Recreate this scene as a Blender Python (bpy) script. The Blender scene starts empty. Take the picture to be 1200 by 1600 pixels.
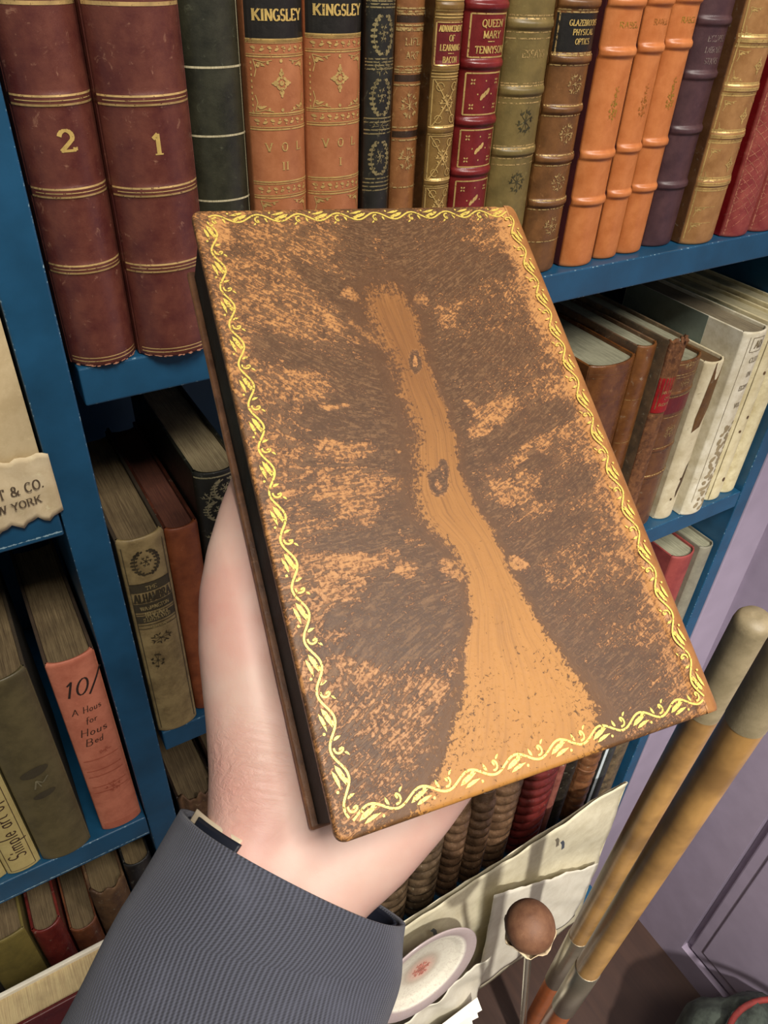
import bpy, math, random
import numpy as np
from mathutils import Vector, Matrix
random.seed(7)
S = bpy.context.scene
COL = S.collection

# ------------------------------------------------------------------ camera
F = 1172.17; YAW, PITCH, ROLL = 0.56709, -0.658445, 0.0498217
CAM = Vector((0, -0.42, 1.75))
def _basis():
    cy, sy = math.cos(YAW), math.sin(YAW); cp, sp = math.cos(PITCH), math.sin(PITCH)
    f = Vector((sy*cp, cy*cp, sp)); r = Vector((cy, -sy, 0)); u = r.cross(f)
    c, s = math.cos(ROLL), math.sin(ROLL)
    return c*r + s*u, -s*r + c*u, f
CR, CU, CF = _basis()
cd = bpy.data.cameras.new('camera'); cam = bpy.data.objects.new('camera', cd); COL.objects.link(cam)
cam.matrix_world = Matrix(((CR.x, CU.x, -CF.x, CAM.x), (CR.y, CU.y, -CF.y, CAM.y), (CR.z, CU.z, -CF.z, CAM.z), (0, 0, 0, 1)))
cd.sensor_fit = 'VERTICAL'; cd.sensor_height = 24; cd.lens = 24*F/1600; cd.clip_start = 0.01
S.camera = cam

# ------------------------------------------------------------------ light and exposure
S.view_settings.view_transform = 'Standard'; S.view_settings.look = 'None'
S.view_settings.gamma = 1; S.view_settings.use_curve_mapping = False
S.view_settings.exposure = 0.0
W = bpy.data.worlds.new('world'); S.world = W; W.use_nodes = True
bg = W.node_tree.nodes['Background']; bg.inputs[0].default_value = (1.0, 0.96, 0.92, 1); bg.inputs[1].default_value = 0.20
def area(name, loc, target, size, power, col):
    l = bpy.data.lights.new(name, 'AREA'); l.shape = 'SQUARE'; l.size = size; l.energy = power; l.color = col
    o = bpy.data.objects.new(name, l); COL.objects.link(o); o.location = loc
    o.rotation_euler = (Vector(target)-Vector(loc)).to_track_quat('-Z', 'Y').to_euler(); return o
area('ceiling_lamp', (0.1, -0.98, 2.88), (0.25, 0.0, 1.3), 0.45, 27, (1.0, 0.93, 0.84))
area('ceiling_lamp_right', (0.9, -1.35, 2.8), (0.5, 0.0, 1.0), 0.3, 17, (1.0, 0.93, 0.85))
sl = bpy.data.lights.new('track_spot', 'SPOT'); sl.energy = 240; sl.spot_size = math.radians(62); sl.spot_blend = 1.0; sl.color = (1.0, 0.95, 0.88); sl.shadow_soft_size = 0.04
so = bpy.data.objects.new('track_spot', sl); COL.objects.link(so); so.location = (0.2, -1.3, 2.2)
so.rotation_euler = (Vector((0.95, -0.30, 0.2))-so.location).to_track_quat('-Z', 'Y').to_euler()

# ------------------------------------------------------------------ helpers
def ray(px, py): return CF + CR*((px-600)/F) + CU*((800-py)/F)
def at(px, py, Y=None, Z=None, X=None, t=None):
    d = ray(px, py)
    if Y is not None: t = (Y-CAM.y)/d.y
    elif Z is not None: t = (Z-CAM.z)/d.z
    elif X is not None: t = (X-CAM.x)/d.x
    return CAM + d*t
def zp(px, py, Y=0.0): return at(px, py, Y=Y).z
def lin(c):
    return tuple((v/255/12.92 if v/255 <= 0.04045 else ((v/255+0.055)/1.055)**2.4) for v in c)
def tag(o, label=None, cat=None, group=None, kind=None):
    if label: o['label'] = label
    if cat: o['category'] = cat
    if group: o['group'] = group
    if kind: o['kind'] = kind
    return o
def mesh(name, vs, fs, m, parent=None, smooth=False, loc=None):
    me = bpy.data.meshes.new(name); me.from_pydata([tuple(v) for v in vs], [], fs)
    me.update()
    o = bpy.data.objects.new(name, me); COL.objects.link(o)
    if m: me.materials.append(m)
    if smooth: me.polygons.foreach_set('use_smooth', [True]*len(me.polygons))
    if parent: o.parent = parent
    if loc is not None: o.location = loc
    return o
def empty(name, loc, label, cat, group=None):
    o = bpy.data.objects.new(name, None); COL.objects.link(o); o.location = loc; o.empty_display_size = .02
    return tag(o, label, cat, group)
def boxv(x0, x1, y0, y1, z0, z1):
    v = [(x0,y0,z0),(x1,y0,z0),(x1,y1,z0),(x0,y1,z0),(x0,y0,z1),(x1,y0,z1),(x1,y1,z1),(x0,y1,z1)]
    f = [(0,3,2,1),(4,5,6,7),(0,1,5,4),(1,2,6,5),(2,3,7,6),(3,0,4,7)]
    return v, f
def box(name, x0, x1, y0, y1, z0, z1, m, parent=None, bev=0.0, origin=None):
    o_ = origin or (0, 0, 0)
    v, f = boxv(x0-o_[0], x1-o_[0], y0-o_[1], y1-o_[1], z0-o_[2], z1-o_[2])
    o = mesh(name, v, f, m, parent, loc=o_)
    if bev:
        b = o.modifiers.new('bevel', 'BEVEL'); b.width = bev; b.segments = 2
    return o
def revolve(name, prof, n, m, parent=None, mat4=None, smooth=True):
    vs, fs = [], []
    for (r, z) in prof:
        for k in range(n):
            a = 2*math.pi*k/n; p = Vector((r*math.cos(a), r*math.sin(a), z))
            vs.append(mat4 @ p if mat4 else p)
    for i in range(len(prof)-1):
        for k in range(n):
            fs.append((i*n+k, i*n+(k+1) % n, (i+1)*n+(k+1) % n, (i+1)*n+k))
    N = len(vs); vs += [vs[k] for k in range(n)]+[vs[(len(prof)-1)*n+k] for k in range(n)]
    fs.append(tuple(range(N, N+n))[::-1]); fs.append(tuple(range(N+n, N+2*n)))
    return mesh(name, vs, fs, m, parent, smooth)
def frame_mat(o, z, x=None):
    z = Vector(z).normalized(); x = Vector(x) if x is not None else z.orthogonal()
    x = (x - z*x.dot(z)).normalized(); y = z.cross(x)
    return Matrix(((x.x,y.x,z.x,o[0]),(x.y,y.y,z.y,o[1]),(x.z,y.z,z.z,o[2]),(0,0,0,1)))

# ------------------------------------------------------------------ materials
class NB:
    def __init__(s, name):
        s.m = bpy.data.materials.new(name); s.m.use_nodes = True; s.t = s.m.node_tree; s.n = s.t.nodes
        s.b = s.n['Principled BSDF']; s.tc = s.n.new('ShaderNodeTexCoord')
    def new(s, k, **kw):
        n = s.n.new('ShaderNode'+k)
        for a, v in kw.items():
            if a in n.inputs: s.set(n.inputs[a], v)
            else: setattr(n, a, v)
        return n
    def set(s, i, v):
        if isinstance(v, bpy.types.NodeSocket): s.t.links.new(v, i)
        elif isinstance(v, tuple) and len(v) == 3 and i.type == 'RGBA': i.default_value = (*v, 1)
        else: i.default_value = v
    def coord(s, scale=(1,1,1), kind='Object', rot=(0,0,0)):
        mp = s.n.new('ShaderNodeMapping'); mp.inputs['Scale'].default_value = scale; mp.inputs['Rotation'].default_value = rot
        s.t.links.new(s.tc.outputs[kind], mp.inputs['Vector']); return mp.outputs['Vector']
    def noise(s, vec, scale, detail=5, rough=.6, dist=0):
        n = s.n.new('ShaderNodeTexNoise'); s.set(n.inputs['Vector'], vec); n.inputs['Scale'].default_value = scale
        n.inputs['Detail'].default_value = detail; n.inputs['Roughness'].default_value = rough; n.inputs['Distortion'].default_value = dist
        return n.outputs['Fac']
    def ramp(s, fac, a, b, c0=(0,0,0), c1=(1,1,1)):
        r = s.n.new('ShaderNodeValToRGB'); s.set(r.inputs[0], fac); e = r.color_ramp.elements
        e[0].position = a; e[1].position = b; e[0].color = (*c0, 1); e[1].color = (*c1, 1); return r.outputs[0]
    def mix(s, fac, a, b, mode='MIX'):
        x = s.n.new('ShaderNodeMix'); x.data_type = 'RGBA'; x.blend_type = mode
        s.set(x.inputs[0], fac); s.set(x.inputs[6], a); s.set(x.inputs[7], b); return x.outputs[2]
    def math(s, op, a, b=0.0, clamp=False):
        x = s.n.new('ShaderNodeMath'); x.operation = op; x.use_clamp = clamp; s.set(x.inputs[0], a); s.set(x.inputs[1], b); return x.outputs[0]
    def bump(s, h, strength, dist=.001):
        b = s.n.new('ShaderNodeBump'); s.set(b.inputs['Height'], h); b.inputs['Strength'].default_value = strength; b.inputs['Distance'].default_value = dist
        s.t.links.new(b.outputs[0], s.b.inputs['Normal'])
    def attr(s, name):
        a = s.n.new('ShaderNodeAttribute'); a.attribute_name = name; return a
MC = {}
def leather(key, c, c2=None, rough=.42, scuff=.3, sc=(200,200,175), bump=.25, coarse=60, streak=1.0, spec=.5):
    if key in MC: return MC[key]
    c2 = c2 or tuple(v*.6 for v in c)
    b = NB('leather_'+key); v = b.coord((1, 1, streak))
    n1 = b.noise(v, coarse, 6, .65); n2 = b.noise(v, 900, 3, .6); n3 = b.noise(v, 170, 6, .75, .5)
    col = b.mix(b.ramp(n1, .35, .68), lin(c2), lin(c))
    s1 = b.ramp(n3, .60, .70)
    col = b.mix(b.math('MULTIPLY', s1, scuff), col, lin(sc))
    b.set(b.b.inputs['Base Color'], col); b.set(b.b.inputs['Roughness'], b.ramp(n1, .2, .8, (rough-.1,)*3, (rough+.12,)*3))
    b.b.inputs['Specular IOR Level'].default_value = spec
    b.bump(b.math('ADD', b.math('MULTIPLY', n2, .4), n3), bump, .0006)
    MC[key] = b.m; return b.m
def cloth(key, c, c2=None, rough=.8, weave=1400, stain=.5):
    if key in MC: return MC[key]
    c2 = c2 or tuple(v*.72 for v in c)
    b = NB('cloth_'+key); v = b.coord()
    n1 = b.noise(v, 38, 6, .7); n2 = b.noise(b.coord((1, 1, .3)), weave, 2); n3 = b.noise(v, 160, 5, .7)
    col = b.mix(b.math('MULTIPLY', b.ramp(n1, .4, .62), stain+.3), lin(c), lin(c2))
    col = b.mix(b.math('MULTIPLY', b.ramp(n3, .6, .75), .3), col, lin(tuple(min(255, v*1.25) for v in c)))
    b.set(b.b.inputs['Base Color'], col); b.b.inputs['Roughness'].default_value = rough
    b.bump(b.math('ADD', n2, n3), .2, .0005); MC[key] = b.m; return b.m
def gilt(key='gilt', c=(214,178,104), worn=.25, rough=.36, metal=.35):
    if key in MC: return MC[key]
    b = NB('gilt_'+key); n = b.noise(b.coord(), 520, 4, .7); n2 = b.noise(b.coord(), 90, 3)
    b.set(b.b.inputs['Base Color'], b.mix(b.ramp(n2, .3, .7), lin(tuple(v*.8 for v in c)), lin(c)))
    b.b.inputs['Metallic'].default_value = metal; b.b.inputs['Roughness'].default_value = rough
    b.set(b.b.inputs['Alpha'], b.ramp(n, .28+worn*.35, .36+worn*.35)); MC[key] = b.m; return b.m
def pages(key, c=(176,164,132), c2=(120,108,84)):
    if key in MC: return MC[key]
    b = NB('pages_'+key); n = b.noise(b.coord((1, .02, .02)), 1500, 3, .8); n2 = b.noise(b.coord(), 30, 5, .6)
    col = b.mix(b.ramp(n, .35, .65), lin(c2), lin(c)); col = b.mix(b.math('MULTIPLY', b.ramp(n2, .45, .7), .5), col, lin(tuple(v*.7 for v in c2)))
    b.set(b.b.inputs['Base Color'], col); b.b.inputs['Roughness'].default_value = .75; b.bump(n, .3, .0004); MC[key] = b.m; return b.m
def plain(key, c, rough=.5, metal=0.0, var=.12, scale=60):
    if key in MC: return MC[key]
    b = NB(key); n = b.noise(b.coord(), scale, 5, .6)
    b.set(b.b.inputs['Base Color'], b.mix(n, lin(tuple(v*(1-var) for v in c)), lin(tuple(min(255, v*(1+var)) for v in c))))
    b.b.inputs['Roughness'].default_value = rough; b.b.inputs['Metallic'].default_value = metal; MC[key] = b.m; return b.m
def paint(key, c, chip=(150,180,190), axis='z', edges=(0.0,), rough=.34, bmp=.25, lo=None):
    """gloss paint with chipped arrises near given local coordinates"""
    if key in MC: return MC[key]
    b = NB('paint_'+key); v = b.coord(); n = b.noise(v, 22, 5, .6); nf = b.noise(v, 260, 5, .75)
    col = b.mix(b.ramp(n, .3, .75), lin(tuple(q*(.86 if bmp > .1 else .96) for q in c)), lin(tuple(min(255, q*(1.1 if bmp > .1 else 1.03)) for q in c)))
    sx = b.new('SeparateXYZ', Vector=b.tc.outputs['Object'])
    near = None
    for e in edges:
        d = b.math('ABSOLUTE', b.math('SUBTRACT', sx.outputs[axis.upper()], e))
        d2 = b.math('SUBTRACT', 1.0, b.math('DIVIDE', d, .0022), True)
        near = d2 if near is None else b.math('MAXIMUM', near, d2)
    dy = b.math('SUBTRACT', 1.0, b.math('DIVIDE', b.math('ABSOLUTE', sx.outputs['Y']), .0022), True)
    near = b.math('MULTIPLY', near, dy)
    msk = b.ramp(b.math('ADD', b.math('MULTIPLY', near, .55), nf), .92, 1.0)
    scr = b.ramp(b.noise(b.coord((1, 1, .25)), 420, 3, .8), .74, .80)
    col = b.mix(b.math('MULTIPLY', scr, .12), col, lin((120,160,185)))
    col = b.mix(msk, col, lin(chip))
    b.set(b.b.inputs['Base Color'], col); b.set(b.b.inputs['Roughness'], b.ramp(n, .2, .8, (rough-.06,)*3, (rough+.1,)*3))
    b.bump(b.math('ADD', n, b.math('MULTIPLY', nf, .12)), bmp, .0015); MC[key] = b.m; return b.m

BLUE = (26, 76, 108)
blue_shelf = paint('blue_shelf', BLUE, axis='z', edges=(0.0, -.0245))
blue_up = paint('blue_upright', BLUE, axis='x', edges=(0.0, .0253))
blue_dark = paint('blue_back', (22, 58, 84), axis='z', edges=(9.0,))
purple = paint('purple', (150, 138, 156), chip=(190,185,190), axis='z', edges=(9.0,), rough=.34, bmp=.06)
PG = pages('cream'); PGD = pages('brown', (128,110,78), (80,64,42)); PGG = pages('grey', (168,166,140), (118,116,94)); PGW = pages('pale', (205,196,160), (160,150,115))
GILT = gilt('gilt', (226,190,116), .18); GILTW = gilt('worn', (206,174,112), .42, .42); GOLDBR = gilt('bright', (240,205,120), .12, .3)
INK = plain('ink_brown', (58, 34, 22), .7)

# ------------------------------------------------------------------ lettering (own stroke letters with serifs)
def arc(cx, cy, rx, ry, a0, a1, n=12):
    return [(cx+rx*math.cos(math.radians(a0+(a1-a0)*i/n)), cy+ry*math.sin(math.radians(a0+(a1-a0)*i/n))) for i in range(n+1)]
GL = {
 'A': (.8, [[(.05,0),(.4,1)],[(.4,1),(.75,0)],[(.2,.36),(.6,.36)]]), 'B': (.68, [[(.12,0),(.12,1)],[(.12,1)]+arc(.36,.76,.2,.24,90,-90,8)+[(.12,.52)],[(.12,.52)]+arc(.38,.26,.24,.26,90,-90,8)+[(.12,0)]]),
 'C': (.75, [arc(.42,.5,.34,.5,48,312,16)]), 'D': (.78, [[(.12,0),(.12,1)],[(.12,1)]+arc(.34,.5,.36,.5,90,-90,12)+[(.12,0)]]),
 'E': (.66, [[(.12,0),(.12,1)],[(.12,1),(.6,1),(.6,.85)],[(.12,.52),(.48,.52)],[(.12,0),(.62,0),(.62,.16)]]), 'F': (.62, [[(.12,0),(.12,1)],[(.12,1),(.58,1),(.58,.85)],[(.12,.52),(.46,.52)]]),
 'G': (.8, [arc(.42,.5,.34,.5,50,330,16),[(.72,.04),(.72,.42)],[(.5,.42),(.8,.42)]]), 'H': (.8, [[(.14,0),(.14,1)],[(.66,0),(.66,1)],[(.14,.5),(.66,.5)]]),
 'I': (.34, [[(.17,0),(.17,1)]]), 'J': (.5, [[(.34,1),(.34,.2)]+arc(.18,.2,.16,.2,0,-160,6)]), 'K': (.8, [[(.14,0),(.14,1)],[(.68,1),(.16,.42)],[(.32,.58),(.72,0)]]),
 'L': (.62, [[(.12,0),(.12,1)],[(.12,0),(.58,0),(.58,.2)]]), 'M': (.95, [[(.12,0),(.12,1)],[(.12,1),(.47,.1)],[(.47,.1),(.82,1)],[(.82,1),(.82,0)]]),
 'N': (.82, [[(.12,0),(.12,1)],[(.12,1),(.7,0)],[(.7,0),(.7,1)]]), 'O': (.82, [arc(.41,.5,.34,.5,0,360,20)]), 'P': (.66, [[(.12,0),(.12,1)],[(.12,1)]+arc(.36,.74,.24,.26,90,-90,8)+[(.12,.48)]]),
 'Q': (.82, [arc(.41,.5,.34,.5,0,360,20),[(.42,.2),(.72,-.16)]]), 'R': (.76, [[(.12,0),(.12,1)],[(.12,1)]+arc(.36,.75,.22,.25,90,-90,8)+[(.12,.5)],[(.36,.5),(.7,0)]]),
 'S': (.62, [arc(.31,.74,.22,.26,40,270,10)+arc(.31,.25,.24,.25,90,-140,10)]), 'T': (.72, [[(.36,0),(.36,1)],[(.06,.84),(.06,1),(.66,1),(.66,.84)]]),
 'U': (.8, [[(.14,1),(.14,.32)]+arc(.4,.32,.26,.32,180,360,10)+[(.66,1)]]), 'V': (.76, [[(.06,1),(.38,0)],[(.38,0),(.7,1)]]), 'W': (1.1, [[(.05,1),(.3,0)],[(.3,0),(.55,1)],[(.55,1),(.8,0)],[(.8,0),(1.05,1)]]),
 'X': (.76, [[(.08,1),(.68,0)],[(.66,1),(.08,0)]]), 'Y': (.74, [[(.06,1),(.37,.5)],[(.68,1),(.37,.5)],[(.37,.5),(.37,0)]]), 'Z': (.68, [[(.08,1),(.6,1),(.08,0),(.62,0)]]),
 '1': (.4, [[(.04,.8),(.2,1),(.2,0)]]), '2': (.62, [arc(.3,.7,.24,.3,170,-30,10)+[(.06,.03)],[(.06,.03),(.58,.03),(.58,.16)]]), '0': (.66, [arc(.33,.5,.26,.5,0,360,18)]),
 '&': (.9, [[(.82,.45),(.45,0)]+arc(.3,.24,.24,.24,-70,-250,8)+arc(.36,.76,.18,.22,-60,230,10)+[(.78,0)]]), '.': (.24, [[(.1,0),(.14,.06)]]), '-': (.5, [[(.08,.45),(.42,.45)]]), '/': (.5, [[(.02,-.15),(.46,1.15)]]),
 'a': (.5, [[(.4,.5),(.4,0)],arc(.24,.24,.18,.25,20,380,12)]), 'd': (.54, [[(.42,1),(.42,0)],arc(.25,.25,.18,.26,20,380,12)]), 'e': (.5, [[(.07,.28),(.42,.28)]+arc(.25,.27,.18,.26,0,310,12)]),
 'f': (.4, [arc(.34,.86,.14,.12,60,180,5)+[(.2,-.15)],[(.06,.52),(.36,.52)]]), 'i': (.24, [[(.12,.5),(.12,0)],[(.12,.7),(.13,.76)]]), 'l': (.24, [[(.12,1),(.12,0)]]), 'm': (.8, [[(.1,.5),(.1,0)],[(.1,.36)]+arc(.25,.36,.14,.15,160,0,6)+[(.39,0)],[(.39,.36)]+arc(.54,.36,.14,.15,160,0,6)+[(.68,0)]]),
 'n': (.52, [[(.1,.5),(.1,0)],[(.1,.36)]+arc(.26,.36,.15,.15,160,0,6)+[(.41,0)]]), 'o': (.52, [arc(.25,.25,.19,.26,0,360,14)]), 'p': (.54, [[(.1,.5),(.1,-.35)],arc(.28,.25,.18,.26,-160,200,12)]), 'r': (.4, [[(.1,.5),(.1,0)],[(.1,.32),(.2,.46),(.36,.5)]]),
 's': (.42, [arc(.22,.38,.13,.13,40,270,7)+arc(.22,.13,.15,.13,90,-140,7)]), 't': (.36, [[(.16,.78),(.16,.08),(.3,0)],[(.03,.5),(.32,.5)]]), 'u': (.52, [[(.1,.5),(.1,.15)]+arc(.25,.17,.15,.17,180,350,6),[(.41,.5),(.41,0)]]), 'v': (.48, [[(.05,.5),(.22,0)],[(.22,0),(.42,.5)]]), 'g': (.5, [arc(.24,.27,.17,.24,0,360,12),[(.41,.5),(.41,-.1)]+arc(.25,-.15,.16,.18,0,-150,7)]), 'k': (.5, [[(.1,1),(.1,0)],[(.42,.5),(.12,.2)],[(.2,.28),(.44,0)]]), 'h': (.52, [[(.1,1),(.1,0)],[(.1,.36)]+arc(.26,.36,.15,.15,160,0,6)+[(.41,0)]]),
 ' ': (.4, []),
}
class Tool:
    """collects flat marks in a surface's own (x, z) coordinates, mapped by fn(x, z) -> point"""
    def __init__(s, fn): s.v = []; s.f = []; s.fn = fn
    def poly(s, pts):
        cx = sum(p[0] for p in pts)/len(pts); cz = sum(p[1] for p in pts)/len(pts); rr = max(abs(p[0]-cx) for p in pts)
        if rr > .0016 and len(pts) > 4:      # follow curved surfaces
            n = len(pts); m = 4; i = len(s.v); s.v.append(s.fn(cx, cz))
            for j in range(1, m+1): s.v += [s.fn(cx+(x-cx)*j/m, cz+(z-cz)*j/m) for x, z in pts]
            for k in range(n):
                s.f.append((i, i+1+k, i+1+(k+1) % n))
                for j in range(m-1): s.f.append((i+1+j*n+k, i+1+(j+1)*n+k, i+1+(j+1)*n+(k+1) % n, i+1+j*n+(k+1) % n))
            return
        i = len(s.v); s.v += [s.fn(x, z) for x, z in pts]; s.f.append(tuple(range(i, i+len(pts))))
    def seg(s, a, b, wa, wb=None):
        wb = wa if wb is None else wb; dx, dz = b[0]-a[0], b[1]-a[1]; L = math.hypot(dx, dz) or 1e-9; nx, nz = -dz/L/2, dx/L/2
        q = int(abs(dx)/.0014)
        if q > 0:
            for i in range(q+1):
                f, g = i/(q+1), (i+1)/(q+1); s.seg0((a[0]+dx*f, a[1]+dz*f), (a[0]+dx*g, a[1]+dz*g), wa+(wb-wa)*f, wa+(wb-wa)*g, nx, nz)
            return
        s.seg0(a, b, wa, wb, nx, nz)
    def seg0(s, a, b, wa, wb, nx, nz):
        s.poly([(a[0]-nx*wa, a[1]-nz*wa), (b[0]-nx*wb, b[1]-nz*wb), (b[0]+nx*wb, b[1]+nz*wb), (a[0]+nx*wa, a[1]+nz*wa)])
    def line(s, pts, w, taper=False):
        n = len(pts)-1
        for i in range(n):
            w0, w1 = (w*(1-.75*i/n), w*(1-.75*(i+1)/n)) if taper else (w, w)
            s.seg(pts[i], pts[i+1], w0, w1)
    def ell(s, cx, cz, rx, rz, ang=0, n=10):
        c, q = math.cos(ang), math.sin(ang)
        s.poly([(cx+rx*math.cos(t)*c-rz*math.sin(t)*q, cz+rx*math.cos(t)*q+rz*math.sin(t)*c) for t in [2*math.pi*k/n for k in range(n)]])
    def leaf(s, x, z, l, w, ang):
        c, q = math.cos(ang), math.sin(ang)
        P = [(0,0),(.3,.8),(.65,.75),(1,0),(.65,-.5),(.3,-.6)]
        s.poly([(x+a*l*c-b*w*q, z+a*l*q+b*w*c) for a, b in P])
    def text(s, t, cx, cz, h, width=None, thick=.19, thin=.11, serif=True, slant=0, rot=0, track=0.08):
        tot = sum(GL.get(ch, GL[' '])[0]+track for ch in t)-track; sx = (width/tot) if width else h; x = -tot*sx/2
        c, q = math.cos(rot), math.sin(rot)
        def M(px, pz, x0): 
            X = x0+(px+slant*pz)*sx; Z = (pz-.5)*h; return (cx+X*c-Z*q, cz+X*q+Z*c)
        for ch in t:
            w, st = GL.get(ch, GL[' '])
            for pl in st:
                for i in range(len(pl)-1):
                    a, b = pl[i], pl[i+1]; L = math.hypot(b[0]-a[0], b[1]-a[1]) or 1e-9
                    vert = abs(b[1]-a[1])/L; wd = (thin+(thick-thin)*vert**1.5)*h
                    ex = .02/L if L > .1 else .05/L
                    a2 = (a[0]-(b[0]-a[0])*ex, a[1]-(b[1]-a[1])*ex); b2 = (b[0]+(b[0]-a[0])*ex, b[1]+(b[1]-a[1])*ex)
                    s.seg(M(*a2, x), M(*b2, x), wd)
                if serif:
                    for e, o in ((pl[0], pl[1]), (pl[-1], pl[-2])):
                        if (abs(e[1]) < .01 or abs(e[1]-1) < .01) and abs(o[1]-e[1]) > .45:
                            s.seg(M(e[0]-.15, e[1], x), M(e[0]+.15, e[1], x), .07*h)
            x += (w+track)*sx
    def build(s, name, m, parent):
        if not s.f: return None
        return mesh(name, s.v, s.f, m, parent)

# ------------------------------------------------------------------ books
A75 = math.radians(75)
class Book:
    prev = 0.0
    def __init__(B, label, x0, x1, yf, z0, h, d=.15, spine=None, board=None, pg=None, b=None, bands=(), group=None, head=.6, name='book', thick=.0026, lean=0):
        if abs(z0-1.545) < 1e-6:
            b_ = b if b is not None else min(.010, (x1-x0)*.26); k_ = (.42+yf+.6*b_)/(.42 if x0 < .42 else .43)
            x0 *= k_; x1 *= k_; x0 = max(x0, Book.prev+.0002); Book.prev = x1
        B.t = x1-x0; B.h = h; B.d = d; B.b = b if b is not None else min(.010, B.t*.26); B.bands = bands; B.z0 = z0
        B.root = empty(name, ((x0+x1)/2, yf, z0+.0004), label, 'book', group)
        if lean: B.root.rotation_euler.z = lean
        B.spine_m = spine; hw = B.t/2
        # spine shell
        nu = 18; zs = sorted(set([0, .0006, .0015, .003, h-.003, h-.0015, h-.0006, h] + [h*k/26 for k in range(1, 26)] + [q for (zb, am, w) in bands for q in [zb+w*j/3 for j in range(-5, 6)] if 0 < q < h]))
        vs, fs = [], []
        for z in zs:
            e = min(z, h-z); inn = 0.0012*(1-min(1, e/.0025))**2
            for i in range(nu+1):
                x = hw*math.sin(A75*(2*i/nu-1))/math.sin(A75); p = B.sp(x, z, 0); vs.append((p[0]*(1-inn*20), p[1]+inn*.8, p[2]))
        nz = len(zs); N = len(vs)
        for z in zs:
            for i in range(nu+1):
                x = (hw-thick)*math.sin(A75*(2*i/nu-1))/math.sin(A75); p = B.sp(x*hw/(hw-thick), z, 0, False); vs.append((x, p[1]+thick*.8, p[2]))
        for j in range(nz-1):
            for i in range(nu):
                a = j*(nu+1)+i; fs.append((a, a+1, a+nu+2, a+nu+1)); a += N; fs.append((a, a+nu+1, a+nu+2, a+1))
        for j in (0, nz-1):
            for i in range(nu):
                a = j*(nu+1)+i; fs.append((a, a+N, a+1+N, a+1) if j == 0 else (a, a+1, a+1+N, a+N))
        for j in range(nz-1):
            for i in (0, nu):
                a = j*(nu+1)+i; fs.append((a, a+nu+1, a+nu+1+N, a+N))
        B.spine = mesh('spine', vs, fs, spine, B.root, True)
        # boards
        for sgn in (-1, 1):
            o = box('board', *sorted((sgn*hw, sgn*(hw-thick))), B.b*.93, d, .0, h, board or spine, B.root, bev=.0007)
        # pages
        g = .0035
        v = []; f = []; n = 8; x_ = hw-thick-.0002
        pts = [(x_*(2*i/n-1), B.sp(x_*(2*i/n-1)*.97, h/2, 0, False)[1]+thick+.0012) for i in range(n+1)] + [(x_, d-g), (x_*.4, d-g-.002), (-x_*.4, d-g-.002), (-x_, d-g)]
        for zz in (.0025, h-g): v += [(px, py, zz) for px, py in pts]
        k = len(pts); f = [tuple(range(k))[::-1], tuple(range(k, 2*k))] + [(i, (i+1) % k, k+(i+1) % k, k+i) for i in range(k)]
        B.pages = mesh('page_block', v, f, pg or PG, B.root)
        B.g = {}
    def sp(B, x, z, off=.00016, bump=True):
        hw = B.t/2; s = max(-1, min(1, x/hw))*math.sin(A75); a = math.asin(s)
        y = B.b*(1-math.cos(a))/(1-math.cos(A75))
        if bump:
            for zb, am, w in B.bands: y -= am*math.exp(-((z-zb)/w)**4)*(math.cos(a)**.35)
        return (x, y-off, z)
    def tool(B, off=.0002): return Tool(lambda x, z: B.sp(x, z, off))
    def hline(B, T, z, w=.0006, k=.97):
        hw = B.t/2*k; n = 14
        for i in range(n):
            a = hw*math.sin(A75*(2*i/n-1))/math.sin(A75); b = hw*math.sin(A75*(2*(i+1)/n-1))/math.sin(A75)
            T.poly([(a, z-w/2), (b, z-w/2), (b, z+w/2), (a, z+w/2)])
    def vline(B, T, x, za, zb, w=.0005):
        n = 10
        for i in range(n):
            p, q = za+(zb-za)*i/n, za+(zb-za)*(i+1)/n; T.poly([(x-w/2, p), (x+w/2, p), (x+w/2, q), (x-w/2, q)])
    def rect(B, T, za, zb, k=.85, w=.0005):
        hw = B.t/2*k; B.hline(T, za, w, k); B.hline(T, zb, w, k); B.vline(T, -hw, za, zb, w); B.vline(T, hw, za, zb, w)
    def panel(B, za, zb, m, k=.96, off=.00012, name='spine_label'):
        T = B.tool(off); hw = B.t/2*k; n = 14; mz = 8
        for j in range(mz):
            p, q = za+(zb-za)*j/mz, za+(zb-za)*(j+1)/mz
            for i in range(n):
                a = hw*math.sin(A75*(2*i/n-1))/math.sin(A75); b = hw*math.sin(A75*(2*(i+1)/n-1))/math.sin(A75)
                T.poly([(a, p), (b, p), (b, q), (a, q)])
        o = T.build(name, m, B.spine); return o
def band_orn(B, T, z, h):           # running ornament between two double lines
    for s in (-1, 1):
        B.hline(T, z+s*h/2, h*.09); B.hline(T, z+s*h*.36, h*.05)
    hw = B.t/2*.9; n = 8
    for i in range(n):
        x = -hw+2*hw*(i+.5)/n; T.leaf(x-hw/n*.8, z-h*.12*(1 if i % 2 else -1), hw/n*1.5, h*.13, .35*(1 if i % 2 else -1))
        T.ell(x, z+h*.14*(1 if i % 2 else -1), h*.06, h*.06)
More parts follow.
